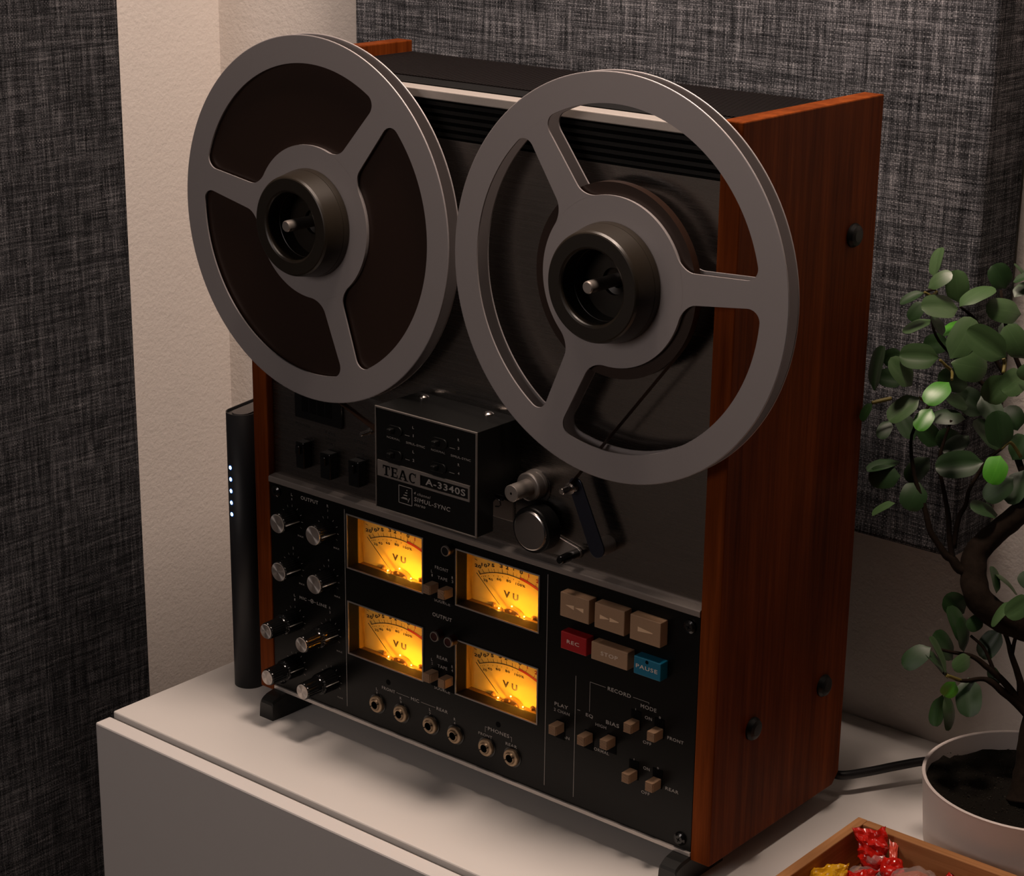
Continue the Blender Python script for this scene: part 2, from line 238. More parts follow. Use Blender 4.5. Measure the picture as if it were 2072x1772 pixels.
# ------------------------------------------------------------------ mesh helpers
class MB:
    def __init__(s): s.bm = bmesh.new()
    def box(s, x0, x1, y0, y1, z0, z1, bev=0., seg=2):
        vs = [s.bm.verts.new(p) for p in ((x0,y0,z0),(x1,y0,z0),(x1,y1,z0),(x0,y1,z0),(x0,y0,z1),(x1,y0,z1),(x1,y1,z1),(x0,y1,z1))]
        fs = [s.bm.faces.new([vs[i] for i in q]) for q in ((0,3,2,1),(4,5,6,7),(0,1,5,4),(1,2,6,5),(2,3,7,6),(3,0,4,7))]
        if bev:
            es = list({e for f in fs for e in f.edges})
            bmesh.ops.bevel(s.bm, geom=es, offset=bev, segments=seg, affect='EDGES', profile=.5)
        return s
    def prism(s, poly, d0, d1, axis='y', bev=0.):
        # poly: 2-D outline; axis y: (x,z); axis x: (y,z); axis z: (x,y)
        def mk(a, b, d): return {'y': (a, d, b), 'x': (d, a, b), 'z': (a, b, d)}[axis]
        A = [s.bm.verts.new(mk(a, b, d0)) for a, b in poly]; B = [s.bm.verts.new(mk(a, b, d1)) for a, b in poly]
        n = len(poly); fs = [s.bm.faces.new(A), s.bm.faces.new(B[::-1])]
        for i in range(n): fs.append(s.bm.faces.new([A[i], B[i], B[(i+1) % n], A[(i+1) % n]]))
        bmesh.ops.recalc_face_normals(s.bm, faces=fs)
        if bev:
            es = list({e for f in fs for e in f.edges}); bmesh.ops.bevel(s.bm, geom=es, offset=bev, segments=2, affect='EDGES', profile=.5)
        return s
    def lathe(s, c, prof, axis='y', n=48, closed=False):
        # prof: (radius, position along axis)
        cx, cy, cz = c; rings = []
        for r, h in prof:
            ring = []
            if r < 1e-7:
                p = {'y': (cx, cy+h, cz), 'z': (cx, cy, cz+h), 'x': (cx+h, cy, cz)}[axis]; v = s.bm.verts.new(p); ring = [v]*n
            else:
                for i in range(n):
                    a = 2*math.pi*i/n; ca, sa = r*math.cos(a), r*math.sin(a)
                    ring.append(s.bm.verts.new({'y': (cx+ca, cy+h, cz+sa), 'z': (cx+ca, cy+sa, cz+h), 'x': (cx+h, cy+ca, cz+sa)}[axis]))
            rings.append(ring)
        if closed: rings.append(rings[0])
        fs = []
        for A, B in zip(rings, rings[1:]):
            for i in range(n):
                j = (i+1) % n; q = []
                for v in (A[i], A[j], B[j], B[i]):
                    if v not in q: q.append(v)
                if len(q) > 2:
                    f = s.bm.faces.new(q); f.smooth = True; fs.append(f)
        np_ = len(prof)
        for i in (range(np_) if closed else range(1, np_-1)):
            a, b, c_ = Vector(prof[i-1]), Vector(prof[i]), Vector(prof[(i+1) % np_])
            if (b-a).length > 1e-9 and (c_-b).length > 1e-9 and (b-a).angle(c_-b) > .22 and prof[i][0] > 1e-7:
                rg = rings[i]
                for k in range(n):
                    e = s.bm.edges.get((rg[k], rg[(k+1) % n]))
                    if e: e.smooth = False
        bmesh.ops.recalc_face_normals(s.bm, faces=fs)
        return s
    def tube(s, pts, n=10, cap=True, wob=0.):
        P_ = [Vector(p[:3]) for p in pts]; rr = [p[3] for p in pts]; rings = []; up = None
        for i, p in enumerate(P_):
            d = (P_[min(i+1, len(P_)-1)]-P_[max(i-1, 0)]).normalized()
            if up is None: up = d.orthogonal().normalized()
            up = (up-d*up.dot(d)).normalized(); b = d.cross(up)
            ring = []
            for k in range(n):
                a = 2*math.pi*k/n; q = up*math.cos(a)+b*math.sin(a)
                r = rr[i]*(1+(wob*mnoise.noise((p+q*rr[i])*140) if wob else 0))
                ring.append(s.bm.verts.new(p+q*r))
            rings.append(ring)
        fs = []
        for A, B in zip(rings, rings[1:]):
            for i in range(n):
                f = s.bm.faces.new((A[i], A[(i+1) % n], B[(i+1) % n], B[i])); f.smooth = True; fs.append(f)
        if cap: fs += [s.bm.faces.new(rings[0][::-1]), s.bm.faces.new(rings[-1])]
        bmesh.ops.recalc_face_normals(s.bm, faces=fs)
        return s
    def cyl(s, c, r, y0, y1, n=24, bev=0.):
        # cylinder along y between y0 (front) and y1
        b = bev; pr = [(0, y0), (r-b, y0)] + ([(r, y0+b)] if b else []) + [(r, y1), (0, y1)]
        return s.lathe((c[0], 0, c[1]), pr, 'y', n)
    def sphere(s, c, r, nu=16, nv=10):
        return s.lathe(c, [(max(0, math.sin(math.pi*i/nv))*r if 0 < i < nv else 0, -math.cos(math.pi*i/nv)*r) for i in range(nv+1)], 'z', nu)
    def slab(s, x0, x1, z0, z1, y0, y1, holes):
        # plate in the xz plane with rectangular openings
        xs = sorted({x0, x1, *[h[0] for h in holes], *[h[1] for h in holes]}); zs = sorted({z0, z1, *[h[2] for h in holes], *[h[3] for h in holes]})
        solid = {}
        for i in range(len(xs)-1):
            for j in range(len(zs)-1):
                mx, mz = (xs[i]+xs[i+1])/2, (zs[j]+zs[j+1])/2
                solid[i, j] = not any(h[0] < mx < h[1] and h[2] < mz < h[3] for h in holes)
        V = {}
        def v(i, j, k):
            if (i, j, k) not in V: V[i, j, k] = s.bm.verts.new((xs[i], (y0, y1)[k], zs[j]))
            return V[i, j, k]
        for (i, j), ok in solid.items():
            if not ok: continue
            s.bm.faces.new((v(i,j,0), v(i+1,j,0), v(i+1,j+1,0), v(i,j+1,0))); s.bm.faces.new((v(i,j,1), v(i,j+1,1), v(i+1,j+1,1), v(i+1,j,1)))
            for di, dj, a, b in ((-1,0,(i,j),(i,j+1)), (1,0,(i+1,j+1),(i+1,j)), (0,-1,(i+1,j),(i,j)), (0,1,(i,j+1),(i+1,j+1))):
                if not solid.get((i+di, j+dj), False):
                    s.bm.faces.new((v(*a,0), v(*b,0), v(*b,1), v(*a,1)))
        bmesh.ops.recalc_face_normals(s.bm, faces=s.bm.faces[:])
        return s
    def raw(s, verts, faces, smooth=False):
        vs = [s.bm.verts.new(p) for p in verts]
        for f in faces:
            try: g = s.bm.faces.new([vs[i] for i in f]); g.smooth = smooth
            except ValueError: pass
        return s
    def mesh(s, name, mat, org=(0, 0, 0)):
        me = bpy.data.meshes.new(name)
        if org != (0, 0, 0): bmesh.ops.translate(s.bm, verts=s.bm.verts[:], vec=-Vector(org))
        s.bm.to_mesh(me); s.bm.free(); me.materials.append(mat); return me
def link(name, me, parent=None, loc=(0, 0, 0)):
    o = bpy.data.objects.new(name, me); C.objects.link(o); o.location = loc
    if parent: o.parent = parent
    return o
WORLD = {}   # world position of each empty / part
def thing(name, label, cat, loc, group=None):
    o = bpy.data.objects.new(name, None); C.objects.link(o); o.location = loc; o.empty_display_size = .02
    o['label'] = label; o['category'] = cat; WORLD[o.name] = Vector(loc)
    if group: o['group'] = group
    return o
def part(name, mb, mat, parent, label=None, at=None):
    # mesh given in world coordinates; origin at `at` (world) or at the parent's origin
    pw = WORLD[parent.name]; at = Vector(at) if at else pw.copy()
    o = link(name, mb.mesh(name, M[mat] if isinstance(mat, str) else mat, tuple(at)), parent, at-pw); WORLD[o.name] = at
    if label: o['label'] = label
    return o
def copy_part(o, parent, delta):
    # a part with its sub-parts, moved by delta (world)
    c = o.copy(); C.objects.link(c); c.parent = parent; c.location = o.location+Vector(delta); WORLD[c.name] = WORLD[o.name]+Vector(delta)
    for k in list(o.children):
        d = k.copy(); C.objects.link(d); d.parent = c
        if k.name in WORLD: WORLD[d.name] = WORLD[k.name]+Vector(delta)
    return c
def struct(name, mb, mat):
    o = link(name, mb.mesh(name, M[mat])); o['kind'] = 'structure'; return o
_tc = {}
def glyphs(text, bold=0., shear=0.):
    k = (text, bold, shear)
    if k not in _tc:
        cu = bpy.data.curves.new('txt', 'FONT'); cu.body = text; cu.size = 1; cu.resolution_u = 3; cu.offset = bold; cu.shear = shear; cu.space_character = 1.12
        ob = bpy.data.objects.new('txt', cu); C.objects.link(ob); bpy.context.view_layer.update()
        dg = bpy.context.evaluated_depsgraph_get(); me = bpy.data.meshes.new_from_object(ob.evaluated_get(dg))
        _tc[k] = ([tuple(v.co) for v in me.vertices], [tuple(p.vertices) for p in me.polygons])
        bpy.data.objects.remove(ob); bpy.data.curves.remove(cu); bpy.data.meshes.remove(me)
    return _tc[k]
def write(mb, text, x0, x1, zc, h, y, bold=.012, shear=0.):
    # text on a vertical face: spans x0..x1, capital height h centred at zc (all in mm), at depth y (m)
    vs, fs = glyphs(text, bold, shear)
    a, b = min(v[0] for v in vs), max(v[0] for v in vs); c, d = min(v[1] for v in vs), max(v[1] for v in vs)
    sx = (x1-x0)/(b-a); sz = h/(d-c)
    mb.raw([((x0+(v[0]-a)*sx)/1e3, y, (zc+(v[1]-(c+d)/2)*sz)/1e3) for v in vs], fs)
def line(mb, x0, z0, x1, z1, wd, y):
    # printed stroke, mm
    d = Vector((x1-x0, z1-z0)); n = Vector((-d.y, d.x)).normalized()*wd/2
    mb.raw([((x0+n.x)/1e3, y, (z0+n.y)/1e3), ((x0-n.x)/1e3, y, (z0-n.y)/1e3), ((x1-n.x)/1e3, y, (z1-n.y)/1e3), ((x1+n.x)/1e3, y, (z1+n.y)/1e3)], [(0, 1, 2, 3)])
def ringprint(mb, x, z, r0, r1, y, n=20):
    vs = []; fs = []
    for i in range(n):
        a = 2*math.pi*i/n; vs += [((x+r0*math.cos(a))/1e3, y, (z+r0*math.sin(a))/1e3), ((x+r1*math.cos(a))/1e3, y, (z+r1*math.sin(a))/1e3)]
    for i in range(n): j = (i+1) % n; fs.append((2*i, 2*i+1, 2*j+1, 2*j))
    mb.raw(vs, fs)

ZT = -.0166          # table top
W = .4411            # cabinet width of the tape deck
YW = .2945           # back wall
XW = -.364           # left wall

# ------------------------------------------------------------------ room
struct('wall_back', MB().box(XW-.1, .80, YW, YW+.1, -.75, 1.75), 'wall')
struct('wall_left', MB().box(XW-.1, XW, -2.2, YW, -.75, 1.75), 'wall')
struct('floor', MB().box(XW-.1, 1.6, -2.2, YW+.1, -.80, -.75), 'floor')

# ------------------------------------------------------------------ white cabinet
cab = thing('media_cabinet', 'long white lacquered cabinet with overhanging front under the tape deck', 'cabinet', (.45, .1, -.75))
part('top_panel', MB().box(-.0797, .80, -.0975, YW-.0005, ZT-.018, ZT, .0012), 'white', cab)
part('carcass', MB().box(-.0790, .7993, -.095, YW-.001, -.7495, ZT-.018), 'whitef', cab)
part('door', MB().box(-.0797, .5095, -.1160, -.1010, -.70, -.0199, .0015), 'whitef', cab)
part('door', MB().box(.5125, .80, -.1160, -.1010, -.70, -.0199, .0015), 'whitef', cab)

# ------------------------------------------------------------------ acoustic panels
p1 = thing('acoustic_panel', 'grey woven acoustic panel on the back wall behind the tape deck', 'acoustic panel', (.177, YW, .163))
def cushion(x0, x1, y0, y1, z0, z1, b): return MB().box(x0, x1, y0, y1, z0, z1, b, 3)
part('fabric_cover', cushion(-.1237, .4803, .2345, YW-.0006, .163, 1.363, .004), 'fab_back', p1)
p2 = thing('acoustic_panel', 'dark charcoal woven acoustic panel on the left wall', 'acoustic panel', (XW, -.25, -.40))
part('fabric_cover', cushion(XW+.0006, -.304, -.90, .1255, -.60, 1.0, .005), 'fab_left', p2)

# ------------------------------------------------------------------ tape deck
deck = thing('tape_deck', 'vintage reel-to-reel tape deck with walnut sides and lit amber level meters', 'tape deck', (W/2, .075, ZT))
CH = .008
def side(x0, x1):
    return MB().prism([(-.009, 0), (.158-CH, 0), (.158, CH), (.158, .5056), (-.009, .5056)], x0, x1, 'x', .0009)
sl = part('side_panel', side(0, .0155), 'wood', deck)
sr = part('side_panel', side(W-.0155, W), 'wood', deck)
for y, z in ((.129, .4151), (.1272, .088), (.0364, .0874)):
    b = part('bolt', MB().lathe((W, y, z), [(0, .0048), (.0042, .0046), (.0068, .0036), (.0082, .0014), (.0082, -.0005)], 'x', 28), 'black', sr, at=(W, y, z))
    b2 = MB(); b2.lathe((W, y, z), [(0, .0046), (.0018, .0050), (.0022, .0054), (.0029, .0054), (.0033, .0044)], 'x', 16)
part('chassis', MB().box(.0156, W-.0156, .0125, .155, .003, .4900), 'black', deck)
part('back_cover', MB().box(.0157, W-.0157, .1551, .1575, .003, .4900), 'black', deck)
part('top_cover', MB().box(.0156, W-.0156, .020, .156, .4900, .4948).box(.0156, W-.0156, .028, .050, .4948, .4968, .0006), 'black', deck)
vm = MB(); vm.box(.0162, W-.0162, .0505, .1555, .4948, .4962)
for i in range(128):      # fine ribs of the vent grid
    x = .0180+i*.00318; vm.box(x, x+.0017, .052, .154, .4962, .4972)
o = part('vent_grid', vm, 'vent', deck); o['kind'] = 'stuff'
part('top_trim', MB().box(.0156, W-.0156, -.003, .0125, .4925, .4988, .0007), 'trim', deck, 'silver trim bar along the top edge')
part('grille_back', MB().box(.0165, W-.0165, .0015, .003, .4665, .4925), 'hole', deck)
for i in range(5):
    z = .4672+i*.0051
    s = MB().prism([(-.0022, z+.0010), (.0014, z), (.0014, z+.0030), (-.0022, z+.0036)], .0170, W-.0170, 'x')
    part('slat', s, 'black', deck, at=(W/2, 0, z))
part('deck_plate', MB().box(.0165, W-.0185, -.0025, .003, .1800, .4665), 'deck', deck, 'brushed metal plate behind the reels')
part('divider_trim', MB().prism([(-.0025, .1790), (-.0092, .1790), (-.0096, .1795), (-.0096, .1830), (-.0088, .1838), (-.0025, .1846)], .0160, W-.0158, 'x'), 'bar', deck, 'silver bar between brushed plate and black panel')
VUX = (.0993, .2100); VUZ = (.1281, .0570); VW, VH = .0790, .0444
holes = [(x, x+VW, z, z+VH) for x in VUX for z in VUZ]
part('control_panel', MB().slab(.0162, W-.0162, .0053, .1792, -.008, -.0055, holes), 'panel', deck, 'black satin panel with white lettering')
part('bottom_trim', MB().box(.0160, W-.0158, -.0096, .003, .0022, .0053, .0004), 'trim', deck, 'thin silver strip under the black panel')
# feet
def foot(x0, x1, y0, y1):
    m = MB(); xc = (x0+x1)/2; hw = (x1-x0)/2
    # cross sections from front to back: (y, z top)
    secs = [(y0, -.0040, .92), (y0+.0008, -.0018, .94), (y0+.0030, -.0002, .96), (y0+.0070, .0012, 1.), (-.0100, .0022, 1.05), (-.0096, .0022, 1.05), (.010, .0020, 1.05), (y1, .0020, 1.05)]
    rings = []
    for y, zt, kx in secs:
        a = hw*kx; b = hw*(kx+.05)
        ring = [(xc-b, y-(.0006 if y == y0 else 0), ZT), (xc+b, y-(.0006 if y == y0 else 0), ZT), (xc+a, y, zt-.002), (xc+a*.84, y, zt), (xc-a*.84, y, zt), (xc-a, y, zt-.002)]
        rings.append([m.bm.verts.new(q) for q in ring])
    for A, B in zip(rings, rings[1:]):
        for i in range(6): m.bm.faces.new((A[i], A[(i+1) % 6], B[(i+1) % 6], B[i]))
    m.bm.faces.new(rings[0]); m.bm.faces.new(rings[-1][::-1]); bmesh.ops.recalc_face_normals(m.bm, faces=m.bm.faces[:])
    return m
part('foot', foot(.0151, .0307, -.0249, .030), 'foot', deck)
part('foot', foot(W-.0307, W-.0151, -.0249, .030), 'foot', deck)
for x in (.0151, W-.0307): part('foot', MB().box(x, x+.0156, .115, .150, ZT, .003, .002), 'foot', deck)

# --- level meters (built once, copied three times)
def make_meter():
    x0, z0 = VUX[0], VUZ[0]; x1, z1 = x0+VW, z0+VH; xc, zc = x0+.0396, z0+.0219
    m = MB()  # housing tube
    t = .0012
    for a in ((x0, x1, z0, z0+t), (x0, x1, z1-t, z1), (x0, x0+t, z0+t, z1-t), (x1-t, x1, z0+t, z1-t)): m.box(a[0], a[1], -.0078, .0035, a[2], a[3])
    vu = part('level_meter', m, 'tube', deck, at=(x0, -.008, z0))
    b = MB(); t = .0011
    for a in ((x0, x1, z0, z0+t), (x0, x1, z1-t, z1), (x0, x0+t, z0+t, z1-t), (x1-t, x1, z0+t, z1-t)): b.box(a[0], a[1], -.0088, -.0070, a[2], a[3], .0003)
    part('bezel', b, 'satin', vu, at=(x0, -.008, z0))
    c = MB()  # lit inner wall between pane and dial
    for a in ((x0-.0005, x1+.0005, z0-.001, z0), (x0-.0005, x1+.0005, z1, z1+.001), (x0-.0005, x0+.0004, z0, z1), (x1-.0004, x1+.0005, z0, z1)): c.box(a[0], a[1], .0036, .0108, a[2], a[3])
    part('inner_wall', c, 'ambertube', vu, at=(x0, -.008, z0))
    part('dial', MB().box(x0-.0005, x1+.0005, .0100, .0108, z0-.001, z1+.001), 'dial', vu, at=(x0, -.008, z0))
    part('pane', MB().box(x0+.0003, x1-.0003, .0018, .0026, z0+.0003, z1-.0003), 'glass', vu, at=(x0, -.008, z0))
    k = MB(); kr = MB(); Y = .00990; ox, oz = xc*1e3, zc*1e3
    def L(x, z, x2, z2, wd, mb=k): line(mb, ox+x, oz+z, ox+x2, oz+z2, wd, Y)
    RA, ax, az = 70., -1.5, -64.1
    def arc(mb, xa, xb, wd, dr=0., n=40):
        a0, a1 = math.asin((xa-ax)/RA), math.asin((xb-ax)/RA); vs = []; fs = []
        for i in range(n+1):
            a = a0+(a1-a0)*i/n
            for r in (RA+dr-wd/2, RA+dr+wd/2): vs.append(((ox+ax+r*math.sin(a))/1e3, Y, (oz+az+r*math.cos(a))/1e3))
        for i in range(n): fs.append((2*i, 2*i+1, 2*i+3, 2*i+2))
        mb.raw(vs, fs)
    arc(k, -31.2, 6.6, .55); arc(kr, 6.6, 29.5, 1.9, .45)
    for a, b_, c_, d, wd, mb in ((-33.3,1.7,-31.2,-1.,.5,k),(-32.4,1.9,-30.5,-.7,.4,k),(-29.3,3.7,-27.1,1.1,.38,k),(-23.7,5.6,-22.,2.8,.38,k),(-20.6,6.2,-19.5,3.5,.16,k),(-18.1,6.8,-17.1,4.1,.38,k),(-14.2,7.6,-13.6,4.8,.16,k),(-10.3,8.7,-9.8,5.4,.38,k),(-5.4,8.8,-4.9,5.8,.38,k),(.3,9.,.4,5.8,.38,k),(3.7,9.,3.3,5.7,.16,k),(7.3,9.,6.5,5.2,.4,k),(10.4,8.5,9.8,6.,.16,kr),(14.1,7.9,13.2,5.6,.35,kr),(21.8,5.7,20.7,3.6,.35,kr)): L(a, b_, c_, d, wd, mb)
    def T(s, x, z, wd, h, mb=k, bold=.034): write(mb, s, ox+x-wd/2, ox+x+wd/2, oz+z, h, Y, bold)
    for s, x, z, wd, h in (('20',-33.3,5.1,6.4,2.7),('10',-27.3,7.3,5.6,2.7),('7',-23.0,8.5,2.7,2.7),('5',-18.9,9.3,2.8,2.7),('3',-11.2,10.8,2.9,2.8),('2',-5.7,11.0,2.9,2.8),('1',.5,11.9,.8,2.8),('0',7.7,11.0,3.0,2.9)): T(s, x, z, wd, h)
    T('1', 14.6, 10.0, .8, 2.8, kr); T('2', 22.8, 8.0, 2.9, 2.8, kr); T('3', 29.3, 5.2, 2.9, 2.8, kr); T('+', 33.5, 8.5, 2.4, 2.4, kr)
    L(-36.6, 9.9, -34.0, 9.3, .45)
    for s, x, z, wd, h in (('20',-26.0,-4.2,4.2,1.9),('40',-21.1,-2.1,4.4,1.9),('60',-13.1,-.1,4.4,1.9),('80',-4.0,1.0,4.4,1.9),('100%',7.0,.9,9.0,1.9)): T(s, x, z, wd, h, k, .02)
    for x, z in ((-30.,-2.3),(-28.,-1.6),(-26.2,-1.),(-23.,.2),(-18.3,1.4),(-14.,2.2),(-9.7,2.9),(-4.5,3.5),(.7,3.6),(5.7,3.2)): ringprint(k, ox+x, oz+z, 0.001, .33, Y, 10)
    T('V', -5.6, -9.7, 6.2, 5.3, k, .045); T('U', 2.7, -9.7, 5.4, 5.3, k, .045)
    part('scale_print', k, 'ink', vu, at=(x0, -.008, z0)); part('scale_print', kr, 'redink', vu, 'red end of the level scale', at=(x0, -.008, z0))
    n = MB()
    a = Vector((xc-.0318, .0066, zc+.0013)); b_ = Vector((xc-.0068, .0066, zc-.0204))
    n.tube([(*a, .00022), (*b_, .00026)], 6); part('needle', n, 'ink', vu, at=(x0, -.008, z0))
    cc = MB(); prof = [(xc+.0030+.0105*math.cos(t_*math.pi/16), max(z0+.0001, zc-.0262+.0092*math.sin(t_*math.pi/16))) for t_ in range(17)]
    prof = [q for q in prof]; cc.prism(prof, .0050, .0095, 'y', .0006)
    for dx, dz, r in ((-.0045, -.0205, .0013), (.002, -.0192, .0011), (.0085, -.0212, .0014), (.0115, -.0220, .0011)): cc.sphere((xc+dx, .0048, zc+dz), r, 10, 6)
    part('coil_cover', cc, 'coil', vu, at=(x0, -.008, z0))
    for dx in (-.0172, .0203):
        part('screw', MB().sphere((xc+dx, .0096, zc-.0212), .0021, 12, 8), 'coil', vu, at=(x0, -.008, z0))
    return vu, xc, zc
vu, vxc, vzc = make_meter()
meters = [vu]+[copy_part(vu, deck, (VUX[i]-VUX[0], 0, VUZ[j]-VUZ[0])) for i, j in ((1, 0), (0, 1), (1, 1))]
for i in (0, 1):
    for j in (0, 1):
        lx, lz = vxc+VUX[i]-VUX[0], vzc+VUZ[j]-VUZ[0]
        for dx, dz, e in ((-.0088, -.0198, .012), (.0034, -.0150, .028), (.0150, -.0198, .026)):
            d = bpy.data.lights.new('meter_bulb', 'POINT'); d.energy = e; d.color = (1, .43, .04); d.shadow_soft_size = .0006
            ob = bpy.data.objects.new('meter_bulb', d); C.objects.link(ob); ob.location = (lx+dx, .0050, lz+dz)

# --- knobs
def knob_mesh(m, x, z, r, y0, y1, flutes=28):
    # fluted black knob: front edge y0, back y1
    n = flutes*2; rings = []
    for y, k in ((y0, .86), (y0+.0006, .96), (y0+.0012, 1.), (y1-.001, 1.04), (y1, 1.05)):
        ring = []
        for i in range(n):
            a = 2*math.pi*i/n; rr = r*k*(1. if i % 2 else .955); ring.append(m.bm.verts.new((x+rr*math.cos(a), y, z+rr*math.sin(a))))
        rings.append(ring)
    for A, B in zip(rings, rings[1:]):
        for i in range(n): m.bm.faces.new((A[i], A[(i+1) % n], B[(i+1) % n], B[i]))
    m.bm.faces.new(rings[0]); m.bm.faces.new(rings[-1][::-1]); bmesh.ops.recalc_face_normals(m.bm, faces=m.bm.faces[:])
    return m
def cap_disc(x, z, r, y): return MB().lathe((x, 0, z), [(0, y-.0006), (r*.97, y-.0006), (r, y-.0003), (r, y+.0004)], 'y', 40)
PX = (.0404, .0796)
def pointer(x, z, r, y0, y1, ang):
    c, s = math.cos(ang), math.sin(ang)
    m = MB(); m.tube([(x+r*c, y0, z+r*s, .00042), (x+r*1.045*c, y1, z+r*1.045*s, .00042)], 6); return m
k0 = part('output_knob', knob_mesh(MB(), PX[0], .1539, .0082, -.0243, -.0082), 'gloss', deck, at=(PX[0], -.008, .1539))
part('knob_cap', cap_disc(PX[0], .1539, .0074, -.0243), 'cap', k0, 'round spun aluminium cap', at=(PX[0], -.0243, .1539))
part('pointer_line', pointer(PX[0], .1539, .0083, -.0232, -.0088, R(-2)), 'trim', k0, at=(PX[0], -.008, .1539))
for i, z in ((1, .1539), (0, .1139), (1, .1139)): copy_part(k0, deck, (PX[i]-PX[0], 0, z-.1539))
m = knob_mesh(MB(), .0411, .0690, .0085, -.0232, -.0082)
r0 = part('input_knob', m, 'gloss', deck, at=(.0411, -.008, .069))
fk = MB(); fk.lathe((.0411, 0, .069), [(0, -.0250), (.0068, -.0250), (.0072, -.0240), (.0072, -.0231), (0, -.0231)], 'y', 32)
knob_mesh(fk, .0411, .0690, .0068, -.0398, -.0250, 24); part('front_knob', fk, 'gloss', r0, at=(.0411, -.008, .069))
part('knob_cap', cap_disc(.0411, .069, .0059, -.0398), 'cap', r0, 'round spun aluminium cap', at=(.0411, -.0398, .069))
part('pointer_line', pointer(.0411, .069, .0086, -.0225, -.0090, R(5)), 'trim', r0, at=(.0411, -.008, .069))
for dx, z in ((.0393, .069), (0, .0297), (.0393, .0297)): copy_part(r0, deck, (dx, 0, z-.069))

# --- jack sockets
j0 = MB(); jx, jz = .1305, .0242
j0.lathe((jx, 0, jz), [(.0031, -.0035), (.0031, -.0122), (.0040, -.0125), (.0044, -.0118), (.0047, -.0112), (.0062, -.0110), (.0066, -.0104), (.0067, -.0079)], 'y', 40)
j = part('jack_socket', j0, 'brass', deck, at=(jx, -.008, jz))
part('washer', MB().lathe((jx, 0, jz), [(.0060, -.0087), (.0080, -.0085), (.0082, -.0079)], 'y', 40), 'gloss', j, at=(jx, -.008, jz))
part('socket_bore', MB().lathe((jx, 0, jz), [(.00305, -.0121), (.00305, -.0079), (0, -.0079)], 'y', 28), 'hole', j, at=(jx, -.008, jz))
sm = MB()
for a in (R(62), R(242)): sm.box(jx-.0003, jx+.0003, -.0128, -.0118, jz+.0032, jz+.0046); bmesh.ops.rotate(sm.bm, verts=sm.bm.verts[-8:], cent=(jx, -.012, jz), matrix=Matrix.Rotation(a, 3, 'Y'))
part('slot', sm, 'hole', j, at=(jx, -.008, jz))
for x in (.1558, .1861, .2108, .2416, .2660): copy_part(j, deck, (x-jx, 0, 0))
for x in (.1417, .2519): part('screw_hole', MB().lathe((x, 0, .0455), [(0, -.0082), (.0022, -.0082), (.0023, -.0079)], 'y', 20), 'hole', deck, at=(x, -.008, .0455))

# --- transport buttons
def tbutton(x0, x1, z0, z1, mat, lab):
    m = MB().prism([(-.0162, z0), (-.0055, z0), (-.0055, z1), (-.0162, z1)], x0, x1, 'x', .0005)
    return part('transport_button', m, mat, deck, lab, at=((x0+x1)/2, -.012, (z0+z1)/2))
def sym(b, polys=None, text=None):
    m = MB()
    if polys:
        for q in polys: m.raw([(a/1e3, -.01632, c/1e3) for a, c in q], [tuple(range(len(q)))])
    if text: write(m, text[0], *text[1:], -.01632, .012)
    part('symbol', m, 'arrow' if polys else 'symbol', b, at=tuple(WORLD[b.name]))
b = tbutton(.3137, .3388, .1516, .1695, 'cream', 'cream button with two left arrows')
sym(b, [[(318.4,161.0),(325.9,162.1),(325.9,158.9)], [(326.6,161.0),(334.2,162.1),(334.2,158.9)]])
b = tbutton(.3437, .3690, .1516, .1697, 'cream', 'cream button with two right arrows')
sym(b, [[(348.3,162.1),(356.0,160.8),(356.0,160.3),(348.3,159.0)], [(356.7,162.1),(364.4,160.8),(364.4,160.3),(356.7,159.0)]])
b = tbutton(.3738, .3990, .1517, .1697, 'cream', 'cream button with one right arrow')
sym(b, [[(380.4,162.4),(392.7,160.9),(392.7,160.2),(380.4,159.0)]])
b = tbutton(.3149, .3373, .1276, .1405, 'red', 'red REC button'); sym(b, None, ('REC', 320.3, 331.1, 134.2, 2.7))
b = tbutton(.3416, .3726, .1274, .1404, 'cream', 'wide cream STOP button'); sym(b, None, ('STOP', 350., 364.5, 134.0, 2.9))
b = tbutton(.3780, .4002, .1277, .1406, 'blue', 'blue PAUSE button'); sym(b, None, ('PAUSE', 379.9, 397.8, 134.0, 2.9))
part('light_hole', MB().lathe((.3889, 0, .1386), [(0, -.01640), (.0013, -.01640), (.0014, -.0160)], 'y', 18), 'hole', b, at=tuple(WORLD[b.name]))

# --- ribbed cream slide-switch caps
def make_cap():
    w2, h2, yf = .0033, .0035, -.0180; m = MB(); m.box(-w2, w2, -.0172, -.0075, -h2, h2, .0004)
    for i in range(8):
        z = -h2+.00055+i*.00089; m.box(-w2+.0002, w2-.0002, yf-.0002, -.0170, z-.00026, z+.00026, .0001, 1)
    return m.mesh('switch_cap', M['cream'])
cap_me = make_cap(); slot_me = MB().box(-.0040, .0040, -.0084, -.0079, -.0070, .0070).mesh('switch_slot', M['hole'])
for x, z, up in ((.3101, .0633, 1), (.3357, .0635, 1), (.3556, .0672, 1), (.3755, .0861, -1), (.3954, .0862, -1), (.3752, .0481, -1), (.3953, .0483, -1), (.1903, .1377, 1), (.2045, .1376, 1), (.1902, .0672, 1), (.2048, .0670, 1)):
    o = link('switch_cap', cap_me, deck, Vector((x, 0, z))-WORLD[deck.name]); WORLD[o.name] = Vector((x, 0, z))
    link('switch_slot', slot_me, o, (0, 0, -.0030*up))

